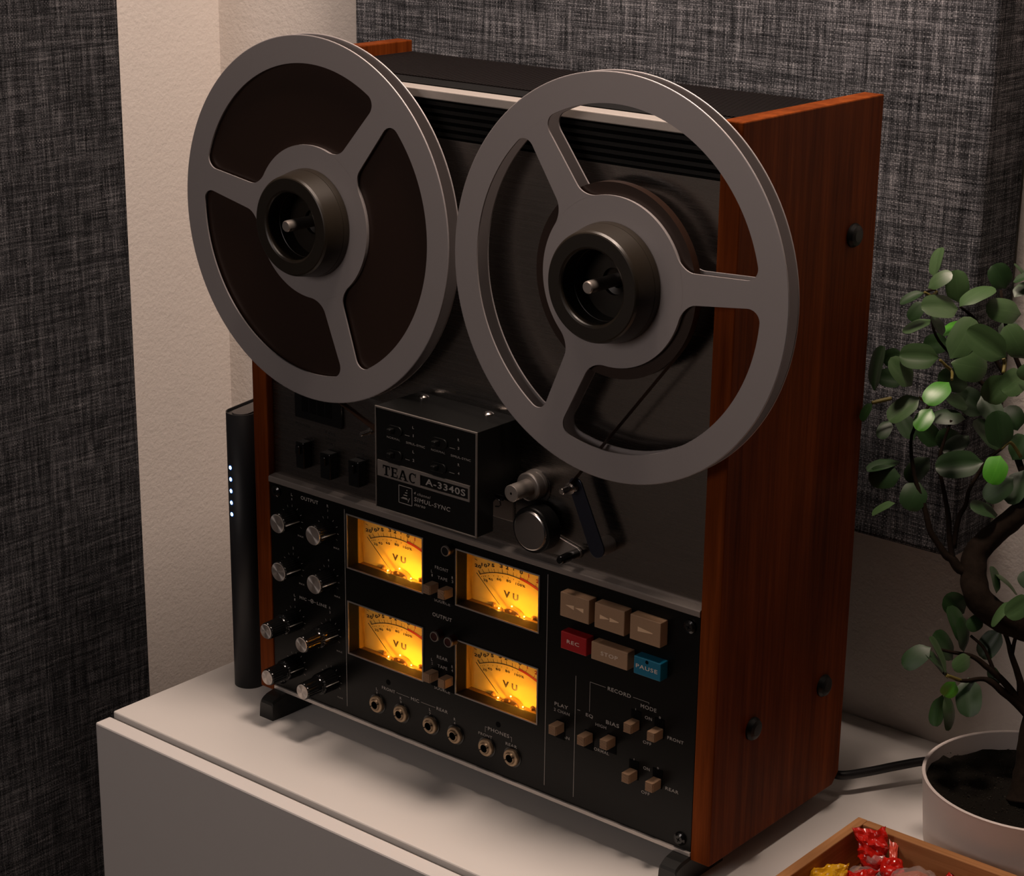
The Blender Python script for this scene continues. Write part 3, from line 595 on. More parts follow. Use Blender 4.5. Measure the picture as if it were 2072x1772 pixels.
# --- indicator lamps with pale rings, panel screws
for x, z, on in ((.1952, .1010, 1), (.2088, .1004, 1), (.2060, .1711, 0)):
    il = part('indicator_lamp', MB().cyl((x, z), .0039, -.0150, -.0078, 28, .0003), 'lampred' if on else 'black', deck, at=(x, -.008, z))
    part('ring', MB().lathe((x, 0, z), [(.0032, -.0150), (.0032, -.0154), (.0038, -.0154), (.0040, -.0148), (.0040, -.0138)], 'y', 28), 'satin', il, at=(x, -.008, z))
for x, z in ((.4174, .1703), (.4163, .0127), (.0236, .1725), (.0243, .0135)):
    s = part('screw', MB().lathe((x, 0, z), [(0, -.0106), (.0030, -.0105), (.0046, -.0096), (.0050, -.0079)], 'y', 28), 'gloss', deck, at=(x, -.008, z))
    cm = MB()
    for a in (0, 90): cm.box(x-.0016, x+.0016, -.01065, -.0102, z-.00035, z+.00035); bmesh.ops.rotate(cm.bm, verts=cm.bm.verts[-8:], cent=(x, -.01, z), matrix=Matrix.Rotation(R(a+20), 3, 'Y'))
    part('cross_slot', cm, 'hole', s, at=(x, -.008, z))

# --- lettering on the black panel
t = MB(); Y = -.00812
def TX(s, x0, x1, z, h, bold=.010, mb=None): write(mb or t, s, x0, x1, z, h, Y, bold)
for x, z0, z1, wd in ((97.3, 11.5, 175.1, .42), (296.0, 11.7, 175.0, .42), (322.7, 11.6, 106.0, .40)): line(t, x, z0, x, z1, wd, Y)
TX('OUTPUT', 50.3, 69.2, 173.5, 2.9)
for x, s, n, z in ((40.3, 'L', '1', 173.4), (79.4, 'R', '3', 173.4)):
    TX(s, x-.8, x+.8, z, 2.2, .006); TX(n, x-.3, x+.3, z-3.7, 1.8, .004)
for x, s, z in ((40.4, '2', 129.2), (79.4, '4', 129.2)): TX(s, x-.7, x+.7, z, 2.0, .004)
def dial_ticks(x, z, r0, r1, angs):
    for a in angs:
        c, s_ = math.cos(R(a)), math.sin(R(a)); line(t, x+r0*c, z+r0*s_, x+r1*c, z+r1*s_, .26, Y)
for x in (40.4, 79.4):
    for z in (153.6, 113.7):
        dial_ticks(x, z, 9.8, 11.6, (-30, -2, 28, 58, 90, 118, 210, 182, 152)); TX('MAX', x+5.8, x+12.0, z-12.4, 1.4, .004); TX('OFF', x-12.5, x-8.0, z-12.4, 1.4, .004)
for x in (41.0, 80.2):
    for z in (69.0, 29.6):
        dial_ticks(x, z, 9.8, 11.6, (-30, -2, 28, 58, 90, 118, 210, 182, 152)); TX('MAX', x+6.5, x+12.5, z-13.2, 1.4, .004)
TX('MIC', 46.5, 54.2, 89.5, 2.4); TX('LINE', 65.8, 76.5, 89.7, 2.4); line(t, 56., 89.7, 58.4, 89.7, .3, Y); line(t, 62.2, 89.7, 64.8, 89.7, .3, Y); ringprint(t, 60.3, 89.8, 1.3, 1.75, Y); ringprint(t, 60.3, 89.8, .01, .7, Y, 12)
for x, s, n in ((40.9, 'L', '1'), (79.9, 'R', '3')): TX(s, x-.8, x+.8, 89.6, 2.0, .004); TX(n, x-.6, x+.6, 86.0, 2.0, .004)
TX('FRONT', 135.0, 148.8, 39.4, 2.5); TX('MIC', 165.3, 173.6, 39.5, 2.7); TX('REAR', 191.4, 202.6, 39.6, 2.5); line(t, 150.2, 39.6, 163.4, 39.6, .28, Y); line(t, 175.5, 39.6, 190.0, 39.6, .28, Y)
for x, s, n in ((129.6, 'L', '1'), (154.6, 'R', '3'), (184.7, 'L', '2'), (209.5, 'R', '4')): TX(s, x-.85, x+.85, 36.2, 2.2, .008); TX(n, x-(.35 if n == '1' else .8), x+(.35 if n == '1' else .8), 33.0, 2.2, .008)
TX('PHONES', 242.2, 262.5, 39.4, 2.9); TX('FRONT', 233.0, 246.3, 33.0, 2.2); TX('REAR', 259.3, 270.0, 33.0, 2.3)
for a in ((241.5, 39.9, 239.6, 39.9), (239.6, 40.0, 239.6, 35.6), (263.4, 39.4, 264.9, 39.4), (264.9, 39.5, 264.9, 35.7)): line(t, *a, .28, Y)
TX('OUTPUT', 187.3, 206.5, 114.8, 3.0, .018)
for z, nm, hz, l, r in ((0, 'FRONT', 152.7, 'L', 'R'), (70.6, 'REAR', 81.9, 'L', 'R')):
    TX(nm, 189.8 if z == 0 else 191.7, 202.9 if z == 0 else 202.4, hz, 2.5, .008); TX('TAPE', 192.5, 202.0, 145.3-z, 2.4, .008); TX('SOURCE', 189.2, 204.8, 126.8-z*.999, 2.4, .008)
    TX('L', 185.9, 187.4, 148.5-z, 2.2, .006); TX('1' if z == 0 else '2', 186.5, 187.5, 145.4-z, 2.0, .006); TX('R', 206.2, 207.8, 148.6-z, 2.2, .006); TX('3' if z == 0 else '4', 206.2, 207.8, 145.6-z, 2.2, .006)
TX('PLAY', 304.1, 316.3, 79.1, 2.7, .016); TX('2 CHAN', 303.6, 317.7, 74.4, 2.3); TX('4 CHAN', 302.0, 318.1, 55.8, 2.3)
TX('EQ', 332.2, 338.6, 79.1, 2.9, .016); TX('BIAS', 350.0, 361.4, 79.4, 2.9, .016); TX('HIGH', 340.9, 350.3, 74.7, 2.3); TX('NORMAL', 337.2, 353.4, 55.6, 2.3)
TX('RECORD', 350.7, 370.6, 105.0, 2.9, .016); TX('MODE', 379.1, 392.4, 101.0, 2.9, .014)
for a in ((335.3, 82.4, 335.3, 105.1), (335.3, 105.1, 348.9, 105.1), (372.5, 105.1, 385.9, 105.1), (385.9, 105.1, 385.9, 104.0)): line(t, *a, .30, Y)
line(t, 324.6, 80.6, 327.1, 80.6, .4, Y)
for z, a, b_, nm, x1 in ((0, '1', '3', 'FRONT', 415.7), (38.1, '2', '4', 'REAR', 413.2)):
    TX('L', 374.8, 376.5, 96.4-z, 2.4, .010); TX(a, 375.3 if a == '1' else 374.8, 376.1 if a == '1' else 376.5, 93.7-z, 2.2, .010); TX('R', 394.8, 396.7, 96.6-z, 2.4, .010); TX(b_, 394.9, 396.7, 93.7-z, 2.4, .010)
    TX('ON', 383.0, 388.9, 93.5-z*.5-(0 if z == 0 else .5), 2.4) if z == 0 else TX('ON', 383.1, 388.6, 55.4, 2.4)
    TX('OFF', 382.1, 389.2, 74.8-z, 2.3); TX(nm, 402.3, x1, 84.5-z, 2.4)
part('lettering', t, 'print', deck, 'white lettering and lines on the black panel')['kind'] = 'stuff'

# --- deck plate fittings
dk = -.0025
def pp(name, mb, mat, x, z, label=None, par=None): return part(name, mb, mat, par or deck, label, at=(x, dk, z))
for x in (.0844, .3566):
    rt = pp('reel_table', MB().lathe((x, 0, .3962), [(.004, dk), (.0440, dk+.0001), (.0450, -.004), (.0450, -.0105), (.0435, -.0115), (.006, -.0115)], 'y', 56), 'black', x, .3962)
co = pp('tape_counter', MB().box(.0422, .0925, -.0048, dk, .2365, .2640, .0006), 'gloss', .065, .25)
for i in range(4): part('digit_wheel', MB().box(.0500+i*.0085, .0570+i*.0085, -.0050, -.0047, .2425, .2545, .0001), 'hole', co, at=(.054+i*.0085, dk, .25))
for x0, z0, z1, wd in ((.0490, .1985, .2195, .0085), (.0752, .1960, .2165, .0105), (.1050, .1970, .2170, .0105)):
    sw = pp('deck_switch', MB().box(x0, x0+wd, -.0112, dk, z0, z1, .0006), 'gloss', x0, z0)
    part('lever', MB().box(x0+wd*.25, x0+wd*.75, -.0140, -.0112, z1-.009, z1-.002, .0006), 'gloss', sw, at=(x0, dk, z0))
dl = MB(); yy = dk-.00012
write(dl, 'POWER', 40.5, 57.0, 230.4, 2.2, yy, .0); write(dl, 'REEL', 72.8, 83.9, 230.0, 2.2, yy, 0.); write(dl, 'LARGE', 73.0, 83.9, 225.4, 1.9, yy, 0.); write(dl, 'SMALL', 73.2, 83.5, 221.6, 1.9, yy, 0.)
write(dl, 'SPEED', 103.5, 116.5, 230.0, 2.2, yy, 0.); write(dl, 'HIGH', 105.5, 114.0, 224.6, 1.9, yy, 0.); write(dl, 'LOW', 106., 114., 220.8, 1.9, yy, 0.)
part('lettering', dl, 'print_dim', deck, 'dark lettering on the brushed plate')['kind'] = 'stuff'
pp('guide_pin', MB().cyl((.1199, .2405), .0016, -.0125, dk, 16, .0003).cyl((.1199, .2405), .0026, -.0042, dk, 16), 'steel', .1199, .2405)
hx = .2800; hz = .2366
cp = pp('capstan', MB().lathe((hx, 0, hz), [(0, -.0302), (.0056, -.0302), (.0060, -.0298), (.0060, -.0125), (.0092, -.0125), (.0098, -.0122), (.0103, -.0116), (.0103, -.0060), (.0108, -.0056), (.0108, dk)], 'y', 48), 'satin', hx, hz)
part('oil_hole', MB().lathe((hx, 0, hz), [(0, -.03030), (.0009, -.03030), (.0009, -.0300)], 'y', 16), 'hole', cp, at=(hx, dk, hz))
part('base_lip', MB().lathe((hx, 0, hz-.002), [(.0105, -.0034), (.0126, -.0034), (.0126, dk)], 'y', 48), 'deck', cp, at=(hx, dk, hz))
gx, gz = .2886, .2086
pr = pp('pinch_roller', MB().lathe((gx, 0, gz), [(.0138, -.0188), (.0160, -.0186), (.0166, -.0176), (.0166, -.0062), (.0158, -.0052), (.004, -.0052)], 'y', 56), 'black', gx, gz)
part('roller_cap', MB().lathe((gx, 0, gz), [(0, -.0203), (.0132, -.0203), (.0140, -.0199), (.0143, -.0191), (.0143, -.0182)], 'y', 56), 'steel', pr, 'polished round cap with bright rim', at=(gx, dk, gz))
lv = []
for a in range(9): lv.append((.3186+.0042*math.cos(R(70-a*18-0)), .1955+.0042*math.sin(R(70-a*18))))
poly = [(.2886, .1892), (.3175, .1911)]
poly = [(.2880, .1890), (.3180, .1912), (.3205, .1922), (.3222, .1950), (.3215, .1980), (.3190, .1996), (.3020, .2035), (.2886, .2100)]
pl = pp('pinch_arm', MB().prism(poly, -.0050, -.0030, 'y', .0003), 'satin', .305, .196)
part('release_pin', MB().tube([(.3185, -.005, .1958, .0030), (.3185, -.015, .1958, .0034), (.3185, -.023, .1958, .0030), (.3185, -.0245, .1958, .0022)], 16), 'gloss', pl, at=(.3185, dk, .1958))
# tension arm
def capsule(ax, az, bx, bz, r0, r1, n=14):
    d = math.atan2(bz-az, bx-ax); q = []
    for i in range(n+1): a = d+math.pi/2+math.pi*i/n; q.append((ax+r0*math.cos(a), az+r0*math.sin(a)))
    for i in range(n+1): a = d-math.pi/2+math.pi*i/n; q.append((bx+r1*math.cos(a), bz+r1*math.sin(a)))
    return q
ta = pp('tension_arm', MB().prism(capsule(.3442, .2085, .3250, .2490, .0063, .0058), -.0166, -.0152, 'y', .0003), 'arm', .3442, .2085)
part('arm_post', MB().cyl((.3442, .2085), .0062, -.0152, dk, 28, .0003), 'satin', ta, at=(.3442, dk, .2085))
part('tape_pin', MB().lathe((.3238, 0, .2482), [(0, -.0302), (.0019, -.0302), (.0022, -.0298), (.0022, -.0230), (.0015, -.0228), (.0015, -.0218), (.0040, -.0216), (.0042, -.0212), (.0015, -.0206), (.0015, -.0167), (.0034, -.0166)], 'y', 24), 'steel', ta, at=(.3238, dk, .2482))
pp('guide_plate', MB().box(.2400, .2605, -.0046, dk, .2040, .2190, .0004), 'satin', .25, .21)
pp('tape_lifter', MB().tube([(.2660, -.030, .2300, .0005), (.2700, -.030, .2290, .0005), (.2708, -.030, .2260, .0005), (.2690, -.030, .2245, .0005), (.2660, -.030, .2240, .0005)], 8).box(.2640, .2720, -.0290, -.0282, .2290, .2325), 'gloss', .266, .23)
# --- head cover
hd = pp('head_cover', MB().prism([(-.0484, .2056), (-.0310, .2056), (-.0310, .2271), (-.0025, .2427), (-.0025, .2814), (-.0484, .2814)], .1698, .2650, 'x', .0004), 'black', .2174, .2435)
yf = -.0490; fr = MB(); x0, x1, z0, z1 = .1698, .2652, .2056, .2816; tt = .0013
for a in ((x0, x1, z0, z0+tt*.6), (x0, x1, z1-tt, z1), (x0, x0+tt*.8, z0+tt*.6, z1-tt), (x1-tt, x1, z0+tt*.6, z1-tt)): fr.box(a[0], a[1], yf-.0002, -.0480, a[2], a[3], .0002, 1)
hw = (.2174, dk, .2435)
part('edge_frame', fr, 'satin', hd, 'thin silver edge around the cover face', at=hw)
bd = MB()   # badge: solid block at left, outlined window at right
bd.slab(.1722, .2590, .2304, .2420, yf-.0004, yf+.0006, [(.2132, .2577, .2318, .2398)]); part('badge', bd, 'satin', hd, at=hw)
bl = MB(); yb = yf-.00052
def serif_teac(mb):
    h0, h1 = 231.9, 239.4; s = 1.55; ht = h1-h0
    def bx(xa, xb, za, zb): mb.raw([(xa/1e3, yb, za/1e3), (xb/1e3, yb, za/1e3), (xb/1e3, yb, zb/1e3), (xa/1e3, yb, zb/1e3)], [(0, 1, 2, 3)])
    # T
    bx(177.6, 184.4, h1-1.1, h1); bx(177.6, 178.4, h1-2.6, h1-1.1); bx(183.6, 184.4, h1-2.6, h1-1.1); bx(180.1, 181.9, h0+.7, h1-1.1); bx(178.9, 183.1, h0, h0+.8)
    # E
    bx(186.2, 188.0, h0, h1); bx(185.4, 191.6, h1-.9, h1); bx(185.4, 191.9, h0, h0+.9); bx(188.0, 190.2, (h0+h1)/2-.4, (h0+h1)/2+.4); bx(190.0, 190.6, (h0+h1)/2-1.0, (h0+h1)/2+1.0); bx(190.9, 191.6, h1-2.5, h1-.9); bx(191.2, 191.9, h0+.9, h0+2.6)
    # A
    mb.raw([(v[0]/1e3, yb, v[1]/1e3) for v in ((193.6, h0+.6), (194.6, h0+.6), (197.3, h1-1.3), (196.4, h1), (196.0, h1))], [(0, 1, 2, 3, 4)])
    mb.raw([(v[0]/1e3, yb, v[1]/1e3) for v in ((198.9, h0+.6), (200.9, h0+.6), (197.9, h1), (196.2, h1))], [(0, 1, 2, 3)])
    bx(194.6, 199.0, h0+2.3, h0+3.0); bx(192.5, 195.8, h0, h0+.7); bx(197.8, 202.0, h0, h0+.7)
    # C
    n = 22; vs = []; fs = []; cx, cz = 206.3, (h0+h1)/2
    for i in range(n+1):
        a = R(48+(264)*i/n); wd = 1.0+.75*abs(math.cos(a))
        for k in (0, 1): rx = 3.6-(wd if k else 0); rz = ht/2+.05-(min(wd, .95) if k else 0); vs.append(((cx+rx*math.cos(a))/1e3, yb, (cz+rz*math.sin(a))/1e3))
    for i in range(n): fs.append((2*i, 2*i+1, 2*i+3, 2*i+2))
    mb.raw(vs, fs); bx(208.6, 209.3, h1-2.8, h1)
serif_teac(bl); part('badge_lettering', bl, 'hole', hd, 'black TEAC letters on the silver block', at=hw)
hl = MB(); yl = yf+.0004
hl2 = MB()
def HT(s, xa, xb, z, h, bold=.008, sh=0., y=-.0486): write(hl2, s, xa, xb, z, h, y, bold, sh)
HT('A-3340S', 217.6, 254.6, 235.7, 4.9, .02)
HT('NORMAL', 181.0, 193.6, 260.6, 1.5, .0); HT('SIMUL-SYNC', 199.4, 217.2, 260.4, 1.6, .004); HT('NORMAL', 223.0, 236.0, 260.4, 1.5, 0.); HT('SIMUL-SYNC', 241.2, 259.4, 260.2, 1.6, .004)
for x, a, b_ in ((206.2, 'L', '1'), (248.2, 'R', '3')): HT(a, x-.8, x+.8, 272.6, 1.9); HT(b_, x-(.3 if b_ == '1' else .8), x+(.3 if b_ == '1' else .8), 266.6, 2.0)
for x, a, b_ in ((206.3, 'L', '2'), (248.4, 'R', '4')): HT(a, x-.8, x+.8, 254.8, 2.0); HT(b_, x-.8, x+.8, 248.6, 2.0)
for a in ((198.3, 202.8, 265.6), (240.1, 245.0, 265.5), (198.6, 202.7, 247.9), (239.7, 244.6, 247.6)): line(hl2, a[0], a[2], a[1], a[2], .28, -.0486)
HT('4 channel', 206.5, 222.4, 224.7, 2.2, .004, .3); HT('SIMUL-SYNC', 206.8, 240.9, 220.3, 3.2, .012, .12); HT('stereo', 206.9, 217.4, 216.3, 1.9, .004, .3)
for a in ((192.2, 227.3, 204.8, 227.3), (204.8, 227.3, 204.8, 214.4), (204.8, 214.4, 192.2, 214.4), (192.2, 214.4, 192.2, 227.3)): line(hl2, *a, .5, -.0486)
for xa, xb, z in ((199.2, 200.4, 225.0), (197.9, 200.3, 223.0), (196.5, 200.2, 221.0), (195.2, 200.1, 218.9)):
    hl2.raw([((xa)/1e3, -.0486, (z-.45)/1e3), ((xb)/1e3, -.0486, (z-.45)/1e3), ((xb+.1)/1e3, -.0486, (z+.25)/1e3), ((xa+.6)/1e3, -.0486, (z+.25)/1e3)], [(0, 1, 2, 3)])
line(hl2, 194.2, 218.2, 201.2, 218.0, .4, -.0486); line(hl2, 201.0, 216.2, 202.4, 219.6, .55, -.0486)
part('lettering', hl2, 'print', hd, 'silver lettering and boxed emblem on the cover', at=hw)['kind'] = 'stuff'
for x, z in ((.1893, .2670), (.2315, .2672), (.1890, .2492), (.2306, .2492)):
    lvv = part('sync_lever', MB().prism(capsule(x-.0035, z, x+.0035, z, .0035, .0035), -.0500, -.0484, 'y', .0003).box(x-.0036, x+.0002, -.0545, -.0499, z-.0018, z+.0018, .0006), 'black', hd, at=(x, -.049, z))
for x in (.1821, .2431):
    s = part('screw', MB().lathe((x, -.0114, .2814), [(.0040, -.0004), (.0038, .0008), (.0024, .0017), (0, .0019)], 'z', 24), 'steel', hd, at=(x, -.0114, .2814))

# ------------------------------------------------------------------ tape reels
def flange(mb, cx, cz, y0, y1, ang0, r_hole=.0386, r_hub=.0560, r_in=.1135, r_out=.1333):
    def arcband(ra, rb, a0, a1, n, full=False):
        m = n if full else n+1; V = []
        for i in range(m):
            a = a0+(a1-a0)*i/n; c, s_ = math.cos(a), math.sin(a)
            V.append([mb.bm.verts.new((cx+r*c, y, cz+r*s_)) for r, y in ((ra, y0), (rb, y0), (rb, y1), (ra, y1))])
        for i in range(n):
            A, B = V[i], V[(i+1) % m]
            for k in range(4): mb.bm.faces.new((A[k], A[(k+1) % 4], B[(k+1) % 4], B[k]))
    arcband(r_hole, r_hub, 0, 2*math.pi, 96, True)
    for j in range(3):
        a0 = R(ang0+120*j); nr, nw = 44, 6; G = []
        for i in range(nr+1):
            r = r_hub+(r_in-r_hub)*(.5-.5*math.cos(math.pi*i/nr)); e = min(r-r_hub, r_in-r); f = .010
            hwid = .0078+.0030*(1-i/nr)+(f-math.sqrt(max(0, f*f-(f-min(f, e))**2)))*1.0
            row = []
            for k in range(nw+1):
                a = a0+(hwid/r)*(2*k/nw-1); row.append([mb.bm.verts.new((cx+r*math.cos(a), y, cz+r*math.sin(a))) for y in (y0, y1)])
            G.append(row)
        for i in range(nr):
            for k in range(nw):
                for q in (0, 1): mb.bm.faces.new((G[i][k][q], G[i+1][k][q], G[i+1][k+1][q], G[i][k+1][q]))
            for k in (0, nw): mb.bm.faces.new((G[i][k][0], G[i+1][k][0], G[i+1][k][1], G[i][k][1]))
    # outer ring with a rounded rim
    e = .0003
    mb.lathe((cx, 0, cz), [(r_in, y0), (r_out-e*2, y0), (r_out-e*.6, y0+e*.4), (r_out, (y0+y1)/2-.0002), (r_out, (y0+y1)/2+.0002), (r_out-e*.6, y1-e*.4), (r_out-e*2, y1), (r_in, y1)], 'y', 160, True)
    for f in mb.bm.faces:
        f.smooth = False
    bmesh.ops.recalc_face_normals(mb.bm, faces=mb.bm.faces[:]); return mb
def reel(cx, label, ang, pack, strand):
    cz = .3962; o = thing('tape_reel', label, 'tape reel', (cx, -.0125, cz), 'tape reels on the deck'); at = (cx, -.0125, cz)
    part('front_flange', flange(MB(), cx, cz, -.0250, -.0238, ang), 'reel', o, at=at)
    part('rear_flange', flange(MB(), cx, cz, -.0138, -.0126, ang), 'reel', o, at=at)
    part('core', MB().lathe((cx, 0, cz), [(.0400, -.0238), (.0556, -.0238), (.0556, -.0138), (.0400, -.0138)], 'y', 72, True), 'reel', o, at=at)
    tp = MB(); n = 90; prof = [(.0558, -.0219), (pack, -.0219), (pack, -.0157), (.0558, -.0157)]
    part('tape_pack', tp.lathe((cx, 0, cz), prof, 'y', n, True), 'tape', o, at=at)
    h = part('hub_adapter', MB().lathe((cx, 0, cz), [(.0384, -.0128), (.0384, -.0250), (.0393, -.0254), (.0393, -.0262), (.0388, -.0300), (.0385, -.0302), (.0387, -.0305), (.0362, -.0436), (.0352, -.0452), (.0344, -.0456), (.0262, -.0456), (.0250, -.0450), (.0244, -.0440), (.0240, -.0330), (.0236, -.0328), (.0236, -.0322), (.0240, -.0320), (.0238, -.0220), (.0090, -.0220), (.0090, -.0190), (.0050, -.0180)], 'y', 72), 'hub', o, 'dark brown round hub adapter', at=at)
    part('spindle', MB().lathe((cx+.0004, 0, cz+.001), [(0, -.0502), (.0034, -.0502), (.0041, -.0494), (.0042, -.0480), (.0042, -.0125), (0, -.0125)], 'y', 24), 'satin', h, at=at)
    if strand:
        (x0, z0), (x1, z1) = strand; d = Vector((x1-x0, z1-z0)); nn = Vector((-d.y, d.x)).normalized()*.00012
        m = MB(); m.prism([(x0+nn.x, z0+nn.y), (x0-nn.x, z0-nn.y), (x1-nn.x, z1-nn.y), (x1+nn.x, z1+nn.y)], -.0219, -.0157)
        part('tape_strand', m, 'tape', o, at=at)
    return o
def tangent(cx, cz, r, px, pz, sgn):
    dx, dz = px-cx, pz-cz; d = math.hypot(dx, dz); a = math.atan2(dz, dx)+sgn*math.acos(r/d); return (cx+r*math.cos(a), cz+r*math.sin(a))
t1 = tangent(.3566, .3962, .0640, .3216, .2490, 1)
reel(.3566, 'right reel, almost empty, brushed plate visible through its windows', 5, .0640, (t1, (.3216, .2490)))
t2 = tangent(.0844, .3962, .1160, .1392, .2481, -1)
reel(.0844, 'left reel, filled with dark brown tape, in front of the white wall', 50, .1160, (t2, (.1699, .2400)))

# ------------------------------------------------------------------ slim dark device with five lights, left of the deck
pb = thing('power_bank', 'slim dark grey upright slab with five blue-white lights, left of the deck', 'power bank', (-.045, .06, ZT))
ax = Vector((-.18, .98)).normalized(); nr = Vector((ax.y, -ax.x)); rb = .0127; c0 = Vector((-.0372, .0128)); c1 = c0+ax*.085
def stad(r):
    q = []
    a0 = math.atan2(-ax.y, -ax.x)
    for i in range(17): a = a0-math.pi/2+math.pi*i/16; q.append((c0.x+r*math.cos(a), c0.y+r*math.sin(a)))
    for i in range(17): a = a0+math.pi/2+math.pi*i/16; q.append((c1.x+r*math.cos(a), c1.y+r*math.sin(a)))
    return q
def ringwall(ro, ri, z0, z1):
    m = MB(); A = stad(ro); B = stad(ri); n = len(A); V = [[m.bm.verts.new((*q, z)) for q in S] for S, z in ((A, z0), (A, z1), (B, z1), (B, z0))]
    for k in range(4):
        for i in range(n): f = m.bm.faces.new((V[k][i], V[k][(i+1) % n], V[(k+1) % 4][(i+1) % n], V[(k+1) % 4][i])); f.smooth = k in (0, 2)
    bmesh.ops.recalc_face_normals(m.bm, faces=m.bm.faces[:]); return m
part('case', ringwall(rb, rb-.0008, ZT, .2205), 'bank', pb)
part('bezel', MB().prism(stad(rb-.0009), ZT+.0005, .2190, 'z'), 'bank_dark', pb)
part('end_plate', MB().prism(stad(rb-.0050), .2190, .2200, 'z'), 'bank_top', pb)
for i in range(5):
    th = R(73); d = -math.cos(th)*nr-math.sin(th)*ax; q = c0+d*rb; z = .1755-i*.00993
    for r, mat, nm, off in ((.0015, 'led', 'light', .0003), (.0022, 'ledring', 'light_ring', .00012)):
        m = MB(); u = Vector((-d.y, d.x, 0)); v = Vector((0, 0, 1)); cc = Vector((q.x+d.x*off, q.y+d.y*off, z))
        m.raw([tuple(cc+u*r*math.cos(a)*.95+v*r*math.sin(a)) for a in [2*math.pi*k/20 for k in range(20)]]+[tuple(cc-Vector((d.x, d.y, 0))*.0006+u*r*math.cos(a)+v*r*math.sin(a)) for a in [2*math.pi*k/20 for k in range(20)]], [tuple(range(20))]+[(k, (k+1) % 20, 20+(k+1) % 20, 20+k) for k in range(20)])
        part(nm, m, mat, pb, at=tuple(cc))

# ------------------------------------------------------------------ power cable
cb = MB(); cpts = [(.395, .1640, .004), (.410, .1650, -.001), (.4250, .1680, -.0015), (.4380, .1690, -.0008), (.4495, .1860, -.0006), (.4612, .2055, .0003), (.4745, .2265, .001), (.4900, .2460, .000), (.515, .2620, -.006), (.545, .272, -.0125), (.60, .277, -.0132), (.70, .278, -.0132)]
def smooth(pts, n=5):
    out = []
    for i in range(len(pts)-1):
        p0, p1, p2, p3 = [Vector(pts[max(0, min(len(pts)-1, k))]) for k in (i-1, i, i+1, i+2)]
        for k in range(n):
            t_ = k/n; out.append(tuple(.5*((2*p1)+(p2-p0)*t_+(2*p0-5*p1+4*p2-p3)*t_*t_+(3*p1-p0-3*p2+p3)*t_**3)))
    out.append(tuple(pts[-1])); return out
cb.tube([(*q, .0034) for q in smooth(cpts)], 14)
o = link('power_cable', cb.mesh('power_cable', M['cable'])); o['label'] = 'black power cable running from behind the deck towards the plant pot'; o['category'] = 'cable'

# ------------------------------------------------------------------ bonsai in a white pot
PCX, PCY, PR, PZ = .5858, .1742, .0765, .045
bo = thing('bonsai_plant', 'green leafy bonsai with twisted brown trunk in a low white pot', 'plant', (PCX, PCY, ZT))
part('pot', MB().lathe((PCX, PCY, 0), [(0, ZT+.0003), (.066, ZT+.0003), (.0695, ZT+.002), (.0722, ZT+.010), (.0763, PZ-.001), (.0765, PZ-.0004), (.0760, PZ), (.0745, PZ), (.0740, PZ-.0006), (.0715, .012), (0, .012)], 'z', 72), 'pot', bo, 'low round white pot')
sm = MB(); nr_, na = 16, 72; vs = []; fs = []
for i in range(nr_+1):
    for k in range(na):
        r = .0733*i/nr_; a = 2*math.pi*k/na; x, y = PCX+r*math.cos(a), PCY+r*math.sin(a)
        z = .0335+.0065*math.exp(-(r/.02)**2)+.0022*mnoise.noise(Vector((x, y, 0))*60)+.0012*mnoise.noise(Vector((x, y, .3))*220)-(.003*(r/.0733)**6 if a > .3 and a < 3.0 else 0)
        if a > 3.0 and a < 4.6: z += .0035*(r/.0733)**2
        vs.append((x, y, z))
for i in range(nr_):
    for k in range(na): fs.append((i*na+k, i*na+(k+1) % na, (i+1)*na+(k+1) % na, (i+1)*na+k))
sm.raw(vs, fs, True); part('soil', sm, 'soil', bo)
gm = MB()
for _ in range(1500):
    r = .0725*math.sqrt(random.random()); a = random.uniform(0, 2*math.pi); x, y = PCX+r*math.cos(a), PCY+r*math.sin(a)
    z = .0338+.0065*math.exp(-(r/.02)**2)+.0022*mnoise.noise(Vector((x, y, 0))*60)+.0012*mnoise.noise(Vector((x, y, .3))*220)
    if 3.0 < a < 4.6: z += .0035*(r/.0733)**2
    if .3 < a < 3.0: z -= .003*(r/.0733)**6
    s_ = random.uniform(.0004, .0011); v = [Vector((random.uniform(-1, 1), random.uniform(-1, 1), random.uniform(-.4, 1)))*s_ for _ in range(4)]
    gm.raw([tuple(Vector((x, y, z))+q) for q in v], [(0, 1, 2), (0, 2, 3), (0, 3, 1), (1, 3, 2)])
o = part('soil_grit', gm, 'grit', bo); o['kind'] = 'stuff'
def px(path): return [(a/1e4, b/1e4, c/1e4, r) for a, b, c, r in path]
def tub(path, k, n=12, wob=0., dens=4):
    q = smooth([(a/1e4, b/1e4, c/1e4) for a, b, c, r in path], dens); rr = []
    for i in range(len(path)-1):
        for j_ in range(dens): rr.append((path[i][3]*(1-j_/dens)+path[i+1][3]*j_/dens)*k)
    rr.append(path[-1][3]*k); return [(*a, b) for a, b in zip(q, rr)]
PXM = 1.385/4053*2/10*1.15
tr = TRUNK[:]
part('trunk', MB().tube(tub(tr, PXM, 16, 0, 6), 18, True, .10), 'bark', bo)
for b in BRANCHES: part('branch', MB().tube(tub(b, PXM, 8), 8, True, .15), 'bark', bo)
for b in TWIGS: part('twig', MB().tube(tub(b, PXM, 8), 8), 'twig', bo, 'yellow-green twig')
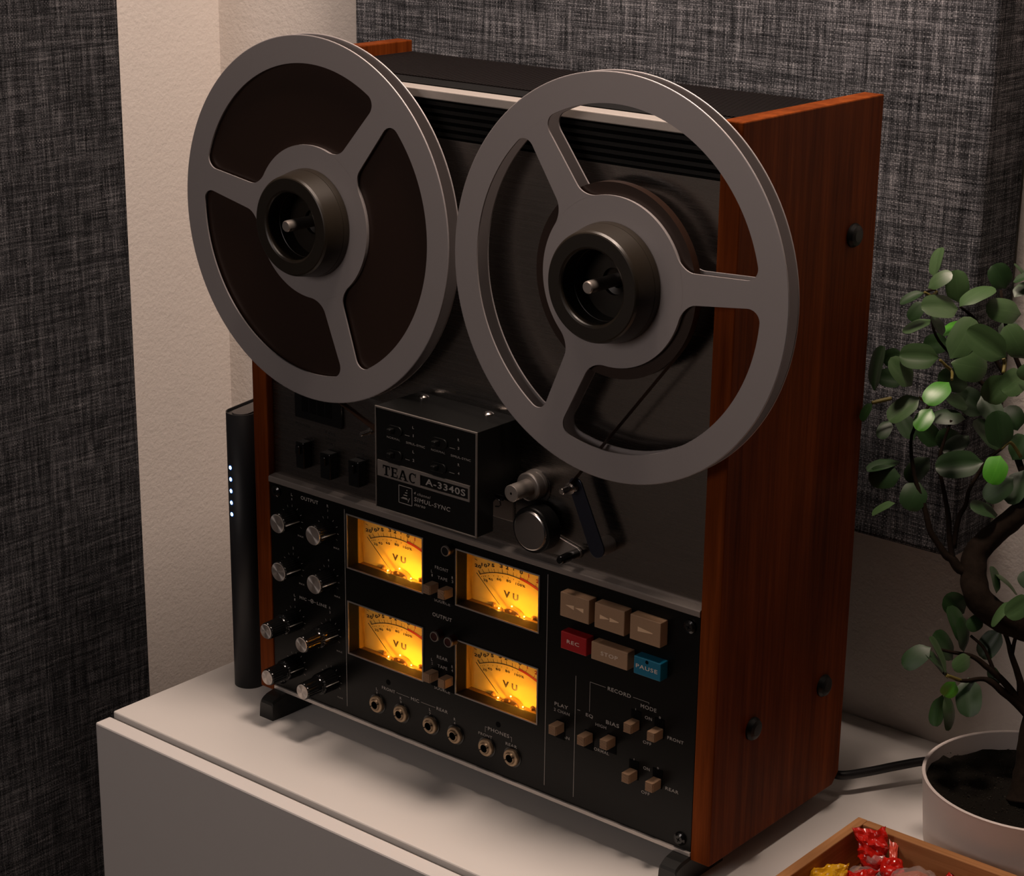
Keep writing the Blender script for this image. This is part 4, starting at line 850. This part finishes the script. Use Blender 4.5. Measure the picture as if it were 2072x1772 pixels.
def leaf_mesh(name, mat, cup, fold, seed):
    rn = random.Random(seed); nl, nw = 13, 6; vs = []; top = []
    for i in range(nl+1):
        x = i/nl; wd = .5*max(0, 1-abs(2*x-1.06)**2.5/1.0)**.5*min(1, (x+.02)/.22)**.55 if 0 < i < nl else .012
        if i == nl: wd = .13
        for k in range(nw+1):
            v = 2*k/nw-1; y = v*wd
            z = fold*abs(v)*wd*1.1-cup*(x-.45)**2-.16*v*v*wd+.02*math.sin(5*x+seed)*v
            vs.append((x, y, z))
    fs = []
    for i in range(nl):
        for k in range(nw): a = i*(nw+1)+k; fs.append((a, a+1, a+nw+2, a+nw+1))
    n = len(vs); vs2 = vs+[(x, y*.985, z-.014) for x, y, z in vs]
    fs2 = fs+[tuple(n+q for q in f[::-1]) for f in fs]
    m = MB(); m.raw(vs2, fs2, True); return m.mesh(name, M[mat])
LM = {(k, j): leaf_mesh('leaf', 'leaf%d' % k, (.25, .5, .12)[j], (.22, .05, .34)[j], j+k*3) for k in range(3) for j in range(3)}
bw = WORLD[bo.name]
for i, q in enumerate(LEAVES):
    B = Vector(q[:3])/1e4; u = Vector(q[3:6]).normalized(); v = Vector(q[6:9]); v = (v-u*v.dot(u)).normalized(); n = u.cross(v)
    ln, wd, k = q[9]/1e4, q[10]/1e4, q[11]
    T = B+u*ln
    lim = .231 if min(B.x, T.x) < .487 else .288
    if max(B.y, T.y) > lim: continue
    o = link('leaf', LM[k, i % 3], bo, (0, 0, 0))
    wd *= 1.06
    o.matrix_local = Matrix.Translation(B-bw) @ Matrix((u*ln, v*wd, n*wd)).transposed().to_4x4()

# ------------------------------------------------------------------ wooden tray with wrapped sweets
TX0, TX1, TY0, TY1, TZ, tk = .499, .690, -.085, .0877, .0200, .0076
ty = thing('candy_tray', 'shallow square wooden tray holding wrapped sweets, front right corner', 'tray', ((TX0+TX1)/2, (TY0+TY1)/2, ZT))
part('rim_board', MB().box(TX0, TX0+tk, TY0, TY1, ZT, TZ, .0007), 'bamboo_y', ty)
part('rim_board', MB().box(TX1-tk, TX1, TY0, TY1, ZT, TZ, .0007), 'bamboo_y', ty)
part('rim_board', MB().box(TX0+tk, TX1-tk, TY1-tk, TY1, ZT, TZ, .0007), 'bamboo', ty)
part('rim_board', MB().box(TX0+tk, TX1-tk, TY0, TY0+tk, ZT, TZ, .0007), 'bamboo', ty)
part('tray_floor', MB().box(TX0+tk, TX1-tk, TY0+tk, TY1-tk, ZT+.001, ZT+.006), 'bamboo', ty)
def crumple(m, k, f, seed):
    # creased foil: ridged folds pushed along the surface normal
    off = Vector((seed*3.1, seed*1.7, seed*.9)); m.bm.normal_update()
    mv = []
    for v in m.bm.verts:
        p = v.co+off
        r1 = 1-2*abs(mnoise.noise(p*f)); r2 = 1-2*abs(mnoise.noise(p*f*2.1+off)); d = mnoise.noise_vector(p*f*.8)
        mv.append(v.normal*(k*(.9*r1+.5*r2)-k*.6)+d*k*.5)
    for v, q in zip(m.bm.verts, mv): v.co += q
    return m
def blob(c, a, dirv, up, sub=3, flat=.75, lon=1.35):
    # rounded sweet: long axis dirv
    m = MB(); bmesh.ops.create_icosphere(m.bm, subdivisions=sub, radius=1)
    d = Vector(dirv).normalized(); u = Vector(up); u = (u-d*u.dot(d)).normalized(); s_ = d.cross(u)
    for v in m.bm.verts:
        x, y, z = v.co; f = 1.0
        v.co = Vector(c)+d*x*a*lon+s_*y*a+u*z*a*flat
    return m
def pillow(c, u, n, su, sv, h, n_=20):
    # flat wrapper pinched along its edges: u = one edge direction, n = facing direction
    m = MB(); u = Vector(u).normalized(); n = Vector(n); n = (n-u*n.dot(u)).normalized(); v = n.cross(u); c = Vector(c)
    for sg in (1, -1):
        G = []
        for i in range(n_+1):
            row = []
            for k in range(n_+1):
                a, b = 2*i/n_-1, 2*k/n_-1; t_ = (max(0, 1-abs(a)**2.2)*max(0, 1-abs(b)**2.2))**.6
                pin = 1-.10*(1-abs(b)**2)*(abs(a) > .6)-.0
                row.append(m.bm.verts.new(c+u*a*su*(1+.10*abs(a*b))*(1-.10*(1-b*b)*abs(a)**3)+v*b*sv*(1+.10*abs(a*b))*(1-.16*(1-a*a)*abs(b)**3)+n*(sg*h*t_)))
            G.append(row)
        for i in range(n_):
            for k in range(n_):
                f = (G[i][k], G[i+1][k], G[i+1][k+1], G[i][k+1]); m.bm.faces.new(f if sg > 0 else f[::-1])
    return m
def fan(m, c, d, up, r0, r1, ln, rip=7, seed=0, flat=.25):
    # crimped wrapper end flaring from a neck at c along d
    d = Vector(d).normalized(); u = Vector(up); u = (u-d*u.dot(d)).normalized(); s_ = d.cross(u); n = 28; nl = 7; rings = []
    rn = random.Random(seed)
    ph = rn.uniform(0, 6)
    for i in range(nl+1):
        t_ = i/nl; ring = []
        for k in range(n):
            a = 2*math.pi*k/n; r = r0+(r1-r0)*t_**.8; w_ = 1+.13*t_*math.sin(rip*a+ph)
            ring.append(m.bm.verts.new(Vector(c)+d*(ln*t_*(1+.10*math.sin(2*a+ph)))+s_*math.cos(a)*r*w_+u*math.sin(a)*r*w_*(1-(1-flat)*t_)))
        rings.append(ring)
    for A, B in zip(rings, rings[1:]):
        for k in range(n): m.bm.faces.new((A[k], A[(k+1) % n], B[(k+1) % n], B[k]))
    return m
def sweet(name, label, c, a, dirv, mat, seed, ends=(1, 1), endlen=.011, endr=.0085, up=(0, 0, 1), flat=.8, lon=1.25, ck=.0016, cf=130, mat_end=None, sub=4):
    c = Vector(c); d = Vector(dirv).normalized()
    o = thing(name, label, 'candy', tuple(c-Vector((0, 0, a*flat))), 'wrapped sweets in the wooden tray')
    part('wrapper', crumple(blob(c, a, d, up, sub, flat, lon), ck, cf, seed), mat, o)
    for sg, on in ((1, ends[0]), (-1, ends[1])):
        if on:
            m = fan(MB(), c+d*sg*a*lon*.86, d*sg+Vector((0, 0, .25)), up, a*.30, endr, endlen*on, 7, seed+sg); crumple(m, .0008, 220, seed); part('twist_end', m, mat_end or mat, o)
    return o
tz = ZT+.006
def packet(name, label, c, u, n, su, sv, h, mat, seed, ck=.0030, cf=95):
    o = thing(name, label, 'candy', tuple(Vector(c)-Vector((0, 0, .008))), 'wrapped sweets in the wooden tray')
    part('wrapper', crumple(pillow(c, u, n, su, sv, h), ck, cf, seed), mat, o); return o
packet('red_candy', 'red foil sweet standing in the back left corner of the tray', (.5225, .0680, .0110), (-.35, .25, 1), (.50, -.75, .45), .0142, .0105, .0065, 'redcandy', 1)
sweet('red_candy', 'small red sweet with pale foil twist beside the clear-wrapped sweet', (.5405, .0640, .0040), .0078, (-.45, .80, .40), 'redcandy', 2, (1.6, 1), .009, .0030, (0, 0, 1), .85, 1.25, .0020, 100, 'pinkfoil')
packet('yellow_candy', 'yellow foil sweet at the left side of the tray', (.5170, .0190, .0080), (.80, .45, .15), (.35, -.45, .85), .0135, .0105, .0065, 'yellow', 3, .0026)
packet('red_candy', 'red foil sweet lying flat between yellow and amber sweets', (.5320, .0350, .0040), (.8, .55, .1), (.3, -.3, .9), .0125, .0085, .0055, 'redcandy', 4)
packet('red_candy', 'pointed red foil sweet against the back right rim of the tray', (.5855, .0560, .0065), (.30, .30, 1), (.35, -.85, .25), .0135, .0050, .0040, 'redcandy', 5, .0022)
am = sweet('amber_candy', 'large amber sweet in clear film in the middle of the tray', (.5640, .0500, .0045), .0150, (.9, .3, .1), 'amber', 6, (0, 0), 0, 0, (0, 0, 1), .80, 1.1, .0020, 90)
f_ = crumple(blob((.5650, .0505, .0052), .0172, (.9, .3, .1), (0, 0, 1), 4, .83, 1.12), .0024, 110, 8); fan(f_, (.5845, .0570, .0060), (.9, .3, .2), (0, 0, 1), .003, .0085, .009, 8, 3); part('film', f_, 'film', am, 'clear crinkled film')
a2 = sweet('amber_candy', 'small brown sweet in clear film at the front of the tray', (.5530, .0230, .0010), .0110, (.8, -.4, .1), 'amber', 9, (0, 0), 0, 0, (0, 0, 1), .75, 1.2, .0016, 110)
f_ = crumple(blob((.5530, .0230, .0014), .0128, (.8, -.4, .1), (0, 0, 1), 4, .78, 1.22), .0018, 120, 4); fan(f_, (.5385, .0305, .0030), (-.8, .4, .3), (0, 0, 1), .003, .0085, .009, 8, 5); part('film', f_, 'film', a2, 'clear crinkled film')
a3 = sweet('amber_candy', 'dark red sweet in clear film below the corner sweet', (.5260, .0520, -.0040), .0092, (.7, .5, .0), 'redcandy', 12, (0, 0), 0, 0, (0, 0, 1), .7, 1.2, .0016, 130)
f_ = crumple(blob((.5260, .0520, -.0030), .0108, (.7, .5, .0), (0, 0, 1), 4, .75, 1.22), .0018, 120, 7); fan(f_, (.5270, .0600, .0050), (-.2, .5, .8), (0, 0, 1), .003, .0075, .007, 8, 9); part('film', f_, 'film', a3, 'clear crinkled film')
